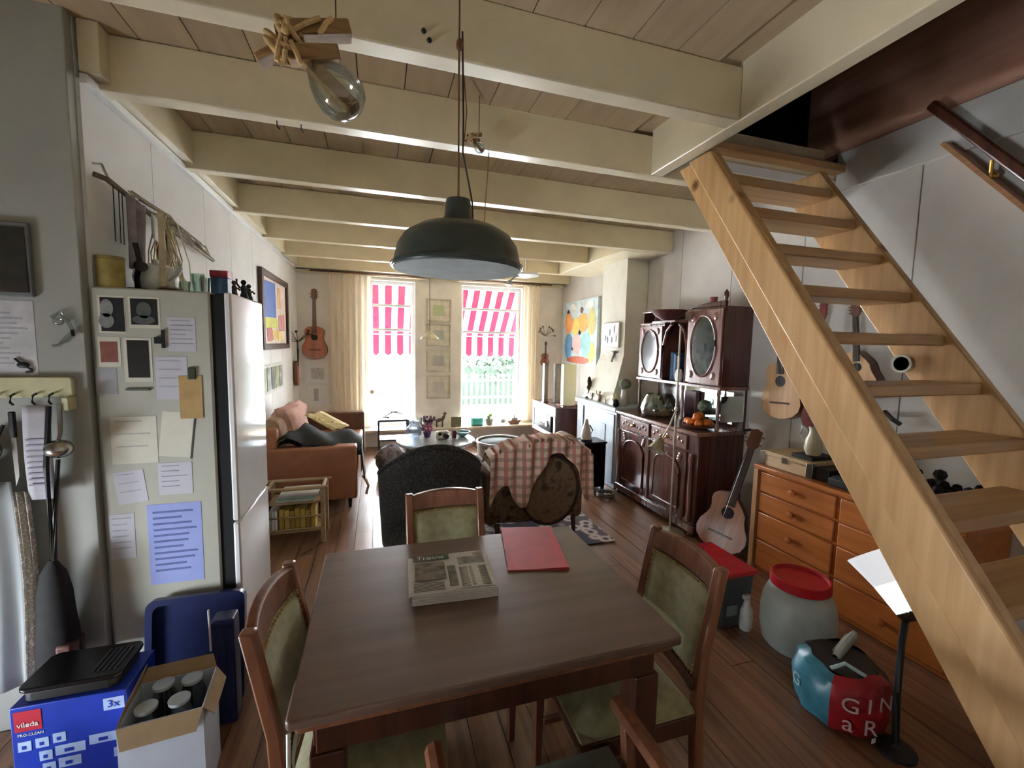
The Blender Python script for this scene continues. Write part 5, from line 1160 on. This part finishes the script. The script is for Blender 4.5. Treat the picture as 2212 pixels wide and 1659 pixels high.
vessel('teapot_shelf', 'little brown pot in the nook above the left glass door', 'pot', (2.8, 3.86, 1.851), [(.04, 0), (.06, .03), (.05, .07), (.001, .09)], mat('brown_pot', (74, 46, 40), .4))
te = T('terrarium', 'wide glass bowl terrarium with plants on the sideboard', 'terrarium', (2.66, 3.68, .905))
B().lathe([(.12, .906), (.17, .93), (.185, 1.0), (.15, 1.09), (.13, 1.13), (.126, 1.13), (.146, 1.09), (.18, 1.0), (.166, .935), (.001, .915)], (2.70, 3.68, 0), 24).obj('glass_bowl', glass_v, te)
B().lathe([(.001, .912), (.16, .935), (.172, .97), (.001, .985)], (2.70, 3.68, 0), 20).obj('soil', mat('soil_tan', (150, 122, 88), .9, .2), te)
random.seed(19)
for k in range(16):
    a = k * 2.4; r = .03 + .08 * random.random(); p = Vector((2.70 + r * math.cos(a), 3.68 + r * math.sin(a), .975)); tip = p + Vector((random.uniform(-.04, .04), random.uniform(-.04, .04), .08 + .06 * random.random())); sd_ = Vector((-math.sin(a), math.cos(a), 0)) * .018
    B().add([p, (p + tip) / 2 - sd_, tip, (p + tip) / 2 + sd_], [(0, 1, 2, 3)]).obj('leaf', mat('leaf_grey_green', (104, 116, 92), .6, .2), te, smooth=False, solid=.002)
box(2.91, 2.95, 3.40, 3.56, .906, 1.18).solo('wine_red_book', 'large wine red book standing behind the terrarium', 'book', mat('wine_red', (84, 34, 42), .5), bevel=.003)
ob = T('fruit_dish', 'flat dark wooden dish of oranges on the sideboard by the mirror', 'dish', (2.66, 3.0, .905))
B().lathe([(.06, .906), (.13, .925), (.14, .945), (.134, .945), (.12, .93), (.001, .915)], (2.66, 3.06, 0), 24).obj('dish', oak_d, ob)
om = mat('orange_peel', (226, 124, 40), .5, .08, 40, bump=.1)
spots = [(0, 0, .0), (.07, .02, 0), (-.07, .02, 0), (.02, .075, 0), (.015, -.075, 0), (-.05, -.06, 0), (.065, -.05, 0), (-.045, .08, 0), (.02, .015, .055), (-.035, -.02, .055), (.05, .05, .04)]
for k, (dx, dy, dz) in enumerate(spots):
    o = B().ball((2.66 + dx, 3.06 + dy, .953 + dz), .036, 14, 9).solo('orange', ('bright orange fruit lying in the dish by the mirror' if dz == 0 else 'bright orange fruit on top of the pile in the dish'), 'orange', om, 'oranges in the fruit dish' if dz == 0 else 'oranges on top of the dish')
vz = T('topiary', 'round grey-green topiary ball in a small pot behind the oranges', 'plant', (2.84, 3.2, .905))
B().lathe([(.03, .905), (.045, .97), (.04, .97), (.001, .93)], (2.84, 3.2, 0), 14).obj('pot', mat('pot_grey', (130, 126, 120), .6), vz)
B().cyl((2.84, 3.2, .95), (2.84, 3.2, 1.03), .008).obj('stem', oak, vz)
B().ball((2.84, 3.2, 1.07), .062, 18, 12).obj('leaf_ball', mat('topiary_green', (110, 120, 96), .9, .3, 40, bump=.5), vz)
# ------------------------------------------------------------ fireplace
fp = T('fireplace', 'pale blue-white marble fireplace under the plaster chimney', 'fireplace', (2.75, 4.65, 0))
mrb = pattern('pale_marble', [(206, 214, 222), (188, 202, 214), (222, 226, 226)], 5, .35, 'NOISE')
box(2.52, 3.0, 4.17, 5.15, 0, .87).obj('surround', mrb, fp, bevel=.006)
box(2.49, 3.0, 4.15, 5.17, .87, .925).obj('mantel_shelf', mrb, fp, bevel=.008)
for a, b2 in ((4.2, 4.36), (4.96, 5.12)): box(2.505, 2.52, a, b2, .05, .84).obj('side_pilaster', mrb, fp, bevel=.005)
box(2.51, 2.52, 4.40, 4.92, .05, .7).obj('centre_panel', mrb, fp, bevel=.005)
MZ = .925
cdl = T('bronze_statuette', 'slim dark bronze statuette on the mantel shelf', 'statuette', (2.6, 5.02, MZ))
B().lathe([(.05, MZ), (.05, MZ + .015), (.02, MZ + .03), (.014, MZ + .1), (.022, MZ + .15), (.03, MZ + .22), (.016, MZ + .27), (.001, MZ + .285)], (2.6, 5.0, 0), 14).obj('figure', mat('bronze', (70, 58, 46), .4, metal=.6), cdl)
B().tube([(2.6, 5.0, MZ + .2), (2.56, 4.97, MZ + .15), (2.57, 4.95, MZ + .1)], .008).obj('arm', mat('bronze', (70, 58, 46), .4, metal=.6), cdl)
figurine(2.58, 4.86, MZ, .9, 'small tan figurine beside the bronze statuette on the mantel', mat('tan_fig', (150, 116, 90), .6), 'little figurines on the mantel')
figurine(2.57, 4.66, MZ, 1.4, 'taller cream and brown figurine in the middle of the mantel', mat('cream_fig', (206, 186, 158), .6), 'little figurines on the mantel')
figurine(2.57, 4.52, MZ, .7, 'tiny white figurine on the mantel next to the gilt clock', mat('white_fig', (226, 220, 210), .5), 'little figurines on the mantel')
gl = T('gilt_clock', 'small gilt triangular clock on the mantel shelf near the sideboard', 'clock', (2.56, 4.33, MZ))
B().prism([(4.24, MZ), (4.42, MZ), (4.37, MZ + .07), (4.33, MZ + .14), (4.29, MZ + .07)], 2.55, 2.60, 'x').obj('case', mat('gilt', (206, 190, 140), .35, .1, metal=.4), gl, bevel=.008)
B().lathe([(.03, 0), (.03, .008), (.001, .008)], (2.55, 4.33, MZ + .055), 16, Matrix.Rotation(-PI / 2, 4, 'Y')).obj('dial', mat('dial_dark', (80, 74, 60), .5), gl)
vs_ = vessel('white_vase', 'plain white vase holding a round grey flower head at the chimney', 'vase', (2.66, 4.25, MZ), [(.03, 0), (.05, .04), (.045, .11), (.035, .17), (.04, .19), (.03, .18), (.001, .05)], mat('ceramic_white', (222, 222, 214), .3))
B().ball((2.66, 4.25, MZ + .255), (.068, .068, .058), 18, 12).solo('grey_flower_head', 'round grey-green dried flower head in the white vase', 'flower', mat('hydrangea_grey', (132, 138, 122), .9, .25, 60, bump=.5))
B().lathe([(.02, MZ), (.04, MZ + .03), (.03, MZ + .07), (.012, MZ + .09), (.001, MZ + .09)], (2.53, 4.215, 0), 14).solo('black_pot', 'small black round pot at the mantel end beside the sideboard', 'pot', blackg)
rp = T('relief_plaque', 'white ceramic relief plaque hung on the chimney', 'plaque', (2.71, 4.7, 1.58))
B().prism(rrect(4.48, 4.86, 1.585, 1.885, .015), 2.69, 2.72, 'x').obj('tile', mat('ceramic_white', (222, 222, 214), .3), rp, bevel=.006)
random.seed(8)
for k in range(6): B().ball((2.69, 4.54 + .05 * k, 1.66 + .15 * random.random()), (.006, .022, .04), 10, 6).obj('relief_figure', mat('relief_blue_grey', (172, 180, 190), .4), rp)
sc = T('wall_candle_holder', 'little grey wall candle holder below the chimney plaque', 'candle holder', (2.69, 4.6, 1.45))
B().box(2.66, 2.72, 4.53, 4.70, 1.52, 1.54).obj('shelf', mat('holder_grey', (150, 150, 146), .5), sc, bevel=.003)
B().tube([(2.72, 4.60, 1.53), (2.69, 4.60, 1.45), (2.67, 4.58, 1.42)], .012).obj('bracket', mat('holder_grey', (150, 150, 146), .5), sc)
# ------------------------------------------------------------ media cabinet and speakers
mc = T('media_cabinet', 'dark wooden media cabinet with white front by the window corner', 'cabinet', (2.6, 5.85, 0))
box(2.34, 2.9, 5.44, 6.34, .02, .72).obj('body', mahog, mc, bevel=.005)
box(2.32, 2.92, 5.42, 6.36, .72, .745).obj('top', mahog_l, mc, bevel=.005)
wf = mat('white_front', (226, 222, 218), .4)
for q in ((5.44, 6.34, .64, .72), (5.44, 6.34, .30, .36), (5.44, 5.5, .36, .64), (6.28, 6.34, .36, .64), (5.44, 6.34, .04, .1)): box(2.325, 2.34, *q).obj('front_frame', wf, mc)
box(2.332, 2.34, 5.5, 6.28, .36, .64).obj('dark_recess', black, mc)
hf = T('stereo_receiver', 'black stereo receiver with pale dial in the media cabinet', 'stereo', (2.33, 5.75, .37))
box(2.3, 2.331, 5.54, 6.0, .375, .6).obj('case', blackg, hf, bevel=.004)
B().lathe([(.05, 0), (.045, .015), (.001, .015)], (2.3, 5.68, .48), 18, Matrix.Rotation(-PI / 2, 4, 'Y')).obj('dial', paper, hf)
for k in range(3): B().lathe([(.015, 0), (.012, .012), (.001, .012)], (2.3, 5.8 + k * .06, .45), 10, Matrix.Rotation(-PI / 2, 4, 'Y')).obj('knob', steel, hf)
for (xa, xb, y_, lb) in ((2.36, 2.42, 6.0, 'slim grey-brown speaker column on the media cabinet by the curtain'), (2.47, 2.56, 5.85, 'wider grey-brown speaker column on the media cabinet beside the paper lamp')):
    s_ = T('speaker_column', lb, 'speaker', ((xa + xb) / 2, y_, .745), 'speaker columns')
    box(xa, xb, y_ - .04, y_ + .04, .757, 1.33).obj('case', mat('speaker_brown', (96, 84, 78), .5), s_, bevel=.004)
    box(xa - .01, xb + .01, y_ - .05, y_ + .05, .745, .757).obj('foot', black, s_)
    box(xa + .008, xb - .008, y_ - .044, y_ - .04, .8, 1.3).obj('grille', mat('grille_grey', (122, 112, 108), .8), s_)
pl_ = T('paper_lamp', 'tall cream paper column lamp standing on the media cabinet', 'lamp', (2.55, 5.5, .745))
b = B(); b.box(2.45, 2.64, 5.46, 5.56, .757, 1.34); b.obj('paper_shade', mat('lamp_paper', (250, 242, 200), .8, .02), pl_, bevel=.006)
box(2.445, 2.645, 5.455, 5.565, .745, .757).obj('base', oak, pl_)
B().sheet(lambda u, v: Vector((2.40 + .35 * u, 5.44 + .2 * v, .752 + .012 * math.sin(u * 12) * math.cos(v * 7) + .01)), 12, 6).solo('red_cloth', 'reddish crumpled cloth on the front of the media cabinet', 'cloth', mat('dull_red_cloth', (150, 110, 108), .9, .2), solid=.006)
bs = T('black_side_table', 'black box-shaped side table before the fireplace', 'side table', (2.28, 4.3, 0))
box(2.16, 2.42, 4.2, 4.45, .03, .52).obj('body', blackg, bs, bevel=.004); box(2.15, 2.43, 4.19, 4.46, .52, .54).obj('top', black, bs, bevel=.004)
for xx in (2.18, 2.4):
    for yy in (4.22, 4.43): box(xx - .015, xx + .015, yy - .015, yy + .015, 0, .03).obj('foot', black, bs)
ir = T('white_carafe', 'pointed white carafe with black base on the black side table', 'carafe', (2.2, 4.28, .54))
B().lathe([(.055, .56), (.06, .6), (.045, .68), (.02, .76), (.015, .79), (.001, .79)], (2.21, 4.28, 0), 16).obj('carafe_body', mat('ceramic_white', (222, 222, 214), .3), ir)
B().lathe([(.07, .541), (.07, .56), (.055, .565)], (2.21, 4.28, 0), 16).obj('base', black, ir)
B().tube([(2.26, 4.28, .6), (2.29, 4.28, .66), (2.25, 4.28, .72)], .008).obj('handle', mat('grey_handle', (90, 100, 92), .5), ir)
b = B(); random.seed(31)
for k in range(5):
    a = k * 1.2; b.tube([(2.3 + .09 * math.cos(a + i * .7), 3.96 + .08 * math.sin(a + i * .7), .02 + .015 * ((i + k) % 3)) for i in range(8)], .012, 6)
b.solo('cable_coil', 'tangle of grey cables on the floor before the fireplace', 'cables', mat('cable_grey', (140, 132, 128), .6, .2))
# floor lamp before the sideboard
flp = T('reading_lamp', 'slim pale floor lamp with an angled arm before the sideboard', 'lamp', (2.36, 2.98, 0))
pol = mat('pale_brass', (196, 188, 168), .3, .05, metal=.7)
px_, py_ = 2.40, 3.03
B().lathe([(.12, 0), (.12, .012), (.03, .025), (.01, .04)], (px_, py_, 0), 24).obj('base', pol, flp)
B().tube([(px_, py_, .03), (px_, py_, 1.78)], .008, 8).obj('pole', pol, flp)
B().tube([(px_, py_, 1.08), (px_ - .09, py_ - .04, .95), (px_ - .185, py_ - .06, .83)], .007, 8).obj('arm', pol, flp)
q = Vector((-.5, -.2, -.8)).normalized().to_track_quat('Z', 'Y').to_matrix().to_4x4()
B().lathe([(.012, -.02), (.03, .0), (.06, .07), (.075, .1), (.072, .1), (.056, .07), (.02, .01)], (px_ - .185, py_ - .06, .84), 18, q).obj('lamp_shade', mat('woven_shade', (176, 160, 134), .7, .2, 60), flp)
B().lathe([(.015, 1.07), (.018, 1.08), (.015, 1.1)], (px_, py_, 0), 10).obj('clamp', pol, flp)
wk_ = T('walking_stick', 'walking stick with silver curved handle on the floor by the sideboard', 'stick', (2.05, 2.75, 0))
B().tube([(2.02, 2.62, .006), (2.06, 2.74, .09), (2.08, 2.80, .14)], .009).obj('shaft', oak_d, wk_)
B().tube([(2.08, 2.80, .14), (2.10, 2.84, .165), (2.14, 2.86, .16), (2.16, 2.85, .13)], .011).obj('handle', steel, wk_)

# ------------------------------------------------------------ chest of drawers
ch = T('chest_of_drawers', 'long orange pine chest of drawers behind the stairs', 'chest', (2.8, 1.82, 0))
CX = 2.64
box(CX, 2.995, 1.23, 2.40, 0, .74).obj('carcass', chestw, ch, bevel=.004)
box(CX - .03, 2.995, 1.215, 2.415, .74, .77).obj('top', chestw, ch, bevel=.006)
box(CX - .03, CX, 2.375, 2.41, 0, .74).obj('end_stile', wood('pale_stile', (206, 160, 116), (182, 134, 92), 'z', .4, 4), ch)
for y0, y1 in ((1.825, 2.365), (1.245, 1.80)):
    for z0, z1 in ((.585, .725), (.44, .575), (.235, .43), (.03, .225)):
        d = box(CX - .018, CX, y0, y1, z0, z1).obj('drawer', chestw, ch, bevel=.006)
        ym = (y0 + y1) / 2
        B().lathe([(.010, 0), (.012, .012), (.024, .02), (.022, .03), (.001, .034)], (CX - .018, ym, (z0 + z1) / 2), 14, Matrix.Rotation(-PI / 2, 4, 'Y')).obj('knob', chestw, d)
CT = .77
sc_ = T('suitcase', 'pale wooden case with metal corners on the chest of drawers', 'case', (2.78, 2.2, CT))
pw = wood('pale_case', (222, 196, 156), (204, 172, 128), 'y', .5, 4)
box(2.66, 2.92, 2.03, 2.385, CT, CT + .075).obj('case_bottom', pw, sc_, bevel=.004); box(2.655, 2.925, 2.025, 2.39, CT + .077, CT + .105).obj('case_lid', pw, sc_, bevel=.004)
for yy in (2.03, 2.385): box(2.652, 2.672, yy - .022, yy + .022, CT + .002, CT + .1).obj('corner_plate', steel, sc_, bevel=.003)
box(2.652, 2.659, 2.19, 2.23, CT + .05, CT + .09).obj('clasp', steel, sc_)
box(2.70, 2.9, 2.05, 2.2, CT + .105, CT + .13).solo('black_binder', 'flat black binder lying on the pale wooden case', 'binder', black, bevel=.003)
box(2.69, 2.88, 1.93, 2.02, CT, CT + .08).solo('dark_green_box', 'small dark box standing beside the pale wooden case', 'box', mat('dark_box', (48, 44, 40), .5, .1), bevel=.004)
kb = T('keyboard', 'black music keyboard lying on the chest top', 'keyboard', (2.8, 1.7, CT))
box(2.66, 2.93, 1.4, 1.91, CT, CT + .05).obj('case', black, kb, bevel=.006)
for k in range(12): box(2.67, 2.77, 1.41 + k * .041, 1.447 + k * .041, CT + .05, CT + .058).obj('key', mat('key_grey', (58, 62, 72), .4), kb)
pc = T('porcelain_pitcher', 'white porcelain pitcher with curled handle standing on the black binder', 'pitcher', (2.78, 2.11, CT + .13))
cw = mat('ceramic_white', (222, 222, 214), .3)
B().lathe([(.04, CT + .131), (.055, CT + .17), (.05, CT + .23), (.03, CT + .28), (.036, CT + .32), (.03, CT + .32), (.001, CT + .2)], (2.78, 2.11, 0), 18).obj('pitcher_body', mat('ivory_glaze', (214, 206, 176), .3), pc)
B().tube([(2.76, 2.145, CT + .3), (2.75, 2.175, CT + .32), (2.75, 2.185, CT + .26), (2.77, 2.155, CT + .2)], .009).obj('handle', cw, pc)
b = B(); random.seed(33)
for k in range(60):
    p = Vector((2.80 + random.gauss(0, .04), 1.45 + random.gauss(0, .06), CT + .06 + abs(random.gauss(.05, .04)))); b.ball(p, .018 + .012 * random.random(), 6, 4)
b.solo('dark_plush', 'dark fuzzy bundle lying on the keyboard behind the stair treads', 'bundle', mat('dark_fuzz', (34, 30, 28), .95, .3))['kind'] = 'stuff'
rg = T('wall_ring', 'small pale ring hook fixed on the inner side of the stair stringer', 'hook', (2.32, 1.37, 1.52))
B().lathe([(.032, -.006), (.042, -.006), (.042, .006), (.032, .006), (.032, -.006)], (2.31, 1.37, 1.545), 20, Matrix.Rotation(PI / 2, 4, 'Y')).obj('ring', mat('pale_ring', (206, 204, 190), .3), rg)
B().cyl((2.31, 1.37, 1.545), (2.33, 1.37, 1.545), .008).obj('stem', brass, rg)
B().tube([(2.97, 1.84, 1.22), (2.93, 1.80, 1.235), (2.93, 1.76, 1.20), (2.97, 1.74, 1.17)], .014).solo('coat_hook', 'dark curved hook on the right wall below the ukulele', 'hook', mat('dark_grey_metal', (80, 76, 70), .5))
B().cyl((2.92, 2.83, .92), (3.0, 2.83, .92), .012).solo('wall_peg', 'short dark peg sticking out of the wall beside the sideboard', 'peg', black)

# ------------------------------------------------------------ floor things on the right
br = T('plastic_barrel', 'grey-white plastic barrel with a red screw lid before the chest', 'barrel', (2.16, 1.64, 0))
bx_, by_ = 2.16, 1.65
B().lathe([(.145, 0), (.162, .02), (.176, .1), (.178, .19), (.168, .26), (.15, .305), (.134, .325), (.128, .33), (.128, .36), (.001, .36)], (bx_, by_, 0), 32).obj('barrel_body', mat('barrel_grey', (168, 174, 166), .45, .05), br)
B().lathe([(.136, .335), (.142, .34), (.142, .385), (.134, .39), (.128, .388), (.125, .374), (.001, .372)], (bx_, by_, 0), 32).obj('screw_lid', mat('lid_red', (186, 28, 38), .35), br)
sp_ = T('spray_bottle', 'white plastic bottle standing between the bin and the barrel', 'bottle', (2.02, 1.80, 0))
B().lathe([(.03, 0), (.035, .02), (.035, .11), (.022, .14), (.016, .16), (.016, .18), (.001, .182)], (2.0, 1.83, 0), 14).obj('bottle_body', mat('white_plastic', (214, 212, 206), .4), sp_)
B().box(1.97, 2.015, 1.82, 1.84, .181, .205).obj('spray_head', mat('white_plastic', (214, 212, 206), .4), sp_, bevel=.004)
bn_ = T('red_lid_bin', 'dark grey bin with flat red lid behind the dining chair', 'bin', (1.98, 2.0, 0))
b = B(); b.add([(1.85, 1.85, 0), (2.04, 1.85, 0), (2.04, 2.17, 0), (1.85, 2.17, 0), (1.84, 1.835, .32), (2.055, 1.835, .32), (2.055, 2.19, .32), (1.84, 2.19, .32)], [(0, 3, 2, 1), (4, 5, 6, 7), (0, 1, 5, 4), (1, 2, 6, 5), (2, 3, 7, 6), (3, 0, 4, 7)])
b.obj('bin_body', mat('bin_dark_grey', (62, 68, 68), .5, .1), bn_, bevel=.02, segs=3)
box(1.83, 2.065, 1.82, 2.2, .32, .345).obj('lid', mat('lid_red', (186, 28, 38), .35), bn_, bevel=.008)
box(1.87, 1.94, 1.836, 1.842, .09, .15).obj('label', mat('bin_label', (120, 130, 126), .6), bn_)
# shopping bag with printed sides
sbg = T('shopping_bag', 'round shopping bag in red, blue and black with white lettering', 'bag', (1.93, 1.25, 0))
bc = Vector((1.95, 1.27, 0)); pf3 = [(.11, .0), (.158, .02), (.178, .09), (.18, .16), (.16, .225), (.125, .25)]
def bagpatch(a0, a1, nm, m, n=12, lo=0, hi=len(pf3), off=0):
    b = B(); vs = []; P_ = pf3[lo:hi]
    for r, z in P_:
        for i in range(n + 1):
            a = math.radians(a0 + (a1 - a0) * i / n); rr = r + off + .006 * math.sin(a * 9 + z * 30); vs.append(bc + Vector((rr * math.cos(a), rr * math.sin(a), z + .012 * math.sin(a * 3) * (z > .2))))
    b.add(vs, [(j * (n + 1) + i, j * (n + 1) + i + 1, (j + 1) * (n + 1) + i + 1, (j + 1) * (n + 1) + i) for j in range(len(P_) - 1) for i in range(n)])
    return b.obj(nm, m, sbg)
tea = pattern('bag_teal', [(28, 60, 78), (66, 132, 150), (40, 92, 116)], 9, .35, 'NOISE')
bagpatch(118, 204, 'blue_side', tea); bagpatch(204, 292, 'red_side', mat('bag_red', (160, 30, 40), .35, .15, 12)); bagpatch(292, 478, 'dark_side', mat('bag_dark', (44, 40, 44), .4, .2), 20)
B().lathe([(.001, .0), (.1, .0), (.1, .004), (.001, .004)], bc, 20).obj('bag_base', black, sbg)
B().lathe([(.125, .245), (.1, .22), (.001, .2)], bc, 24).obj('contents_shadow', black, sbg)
pale = mat('pale_print', (206, 180, 178), .5)
def bagtext(s_, size, ang, z, nm, m=pale):
    a = math.radians(ang); r = .19
    return text(nm, s_, size, m, sbg, bc + Vector((r * math.cos(a), r * math.sin(a), z)), (PI / 2, 0, a + PI / 2))
for i, c_ in enumerate('GIN'): bagtext(c_, .09, 225 + i * 20, .165 + .012 * i, 'lettering')
for i, c_ in enumerate('aR'): bagtext(c_, .095, 224 + i * 24, .085, 'lettering')
for i, c_ in enumerate('G'): bagtext(c_, .075, 160, .14, 'lettering', mat('pale_blue_print', (170, 200, 196), .5))
box(1.88, 1.90, 1.085, 1.087, .03, .05).obj('white_tag', paper, sbg)
B().tube([bc + Vector((-.11, -.03, .245)), bc + Vector((-.07, -.06, .28)), bc + Vector((-.02, -.11, .25))], .008).obj('bag_handle', mat('pale_blue_print', (170, 200, 196), .5), sbg)
B().sheet(lambda u, v: bc + Vector((-.02 + .11 * u, .0 + .05 * v, .235 + .09 * u + .02 * math.sin(v * 5))), 5, 5).solo('crumpled_paper', 'crumpled grey paper sticking out of the shopping bag', 'paper', mat('grey_paper', (150, 150, 138), .8), solid=.01)
# small black lamp with white shade
dl = T('spot_lamp', 'black stand lamp with long white metal shade before the chest', 'lamp', (1.98, 1.12, 0))
B().lathe([(.07, 0), (.07, .012), (.02, .02), (.012, .03)], (1.975, 1.06, 0), 20).obj('base', black, dl)
B().tube([(1.975, 1.06, .02), (1.97, 1.07, .25), (1.985, 1.08, .45), (2.0, 1.085, .53)], .012, 8).obj('stem', black, dl)
d_ = Vector((-.01, .15, .157)).normalized(); q = d_.to_track_quat('Z', 'Y').to_matrix().to_4x4()
base_ = Vector((2.022, 1.085, .56))
shm = mat('white_shade_lit', (240, 240, 240), .25, .01, emit=.45)  # slight emission put in so the metal shade looks brightly lit
B().lathe([(.044, .0), (.050, .06), (.056, .115), (.053, .115), (.047, .06), (.041, .0)], base_, 22, q).obj('shade_tube', shm, dl)
B().lathe([(.056, .115), (.068, .17), (.084, .235), (.081, .235), (.065, .17), (.053, .115)], base_, 22, q).obj('shade_cone', mat('shade_silver_lit', (226, 228, 232), .3, .05, emit=.28), dl)  # weaker glow on the cone, for the same brightly lit look
B().lathe([(.001, -.03), (.035, -.024), (.046, .0), (.044, .01)], base_, 18, q).obj('end_cap', mat('dark_brown_cap', (60, 40, 32), .4), dl)
B().ball(base_ - d_ * .035 + Vector((.02, -.01, 0)), .014, 10, 6).obj('switch', brass, dl)
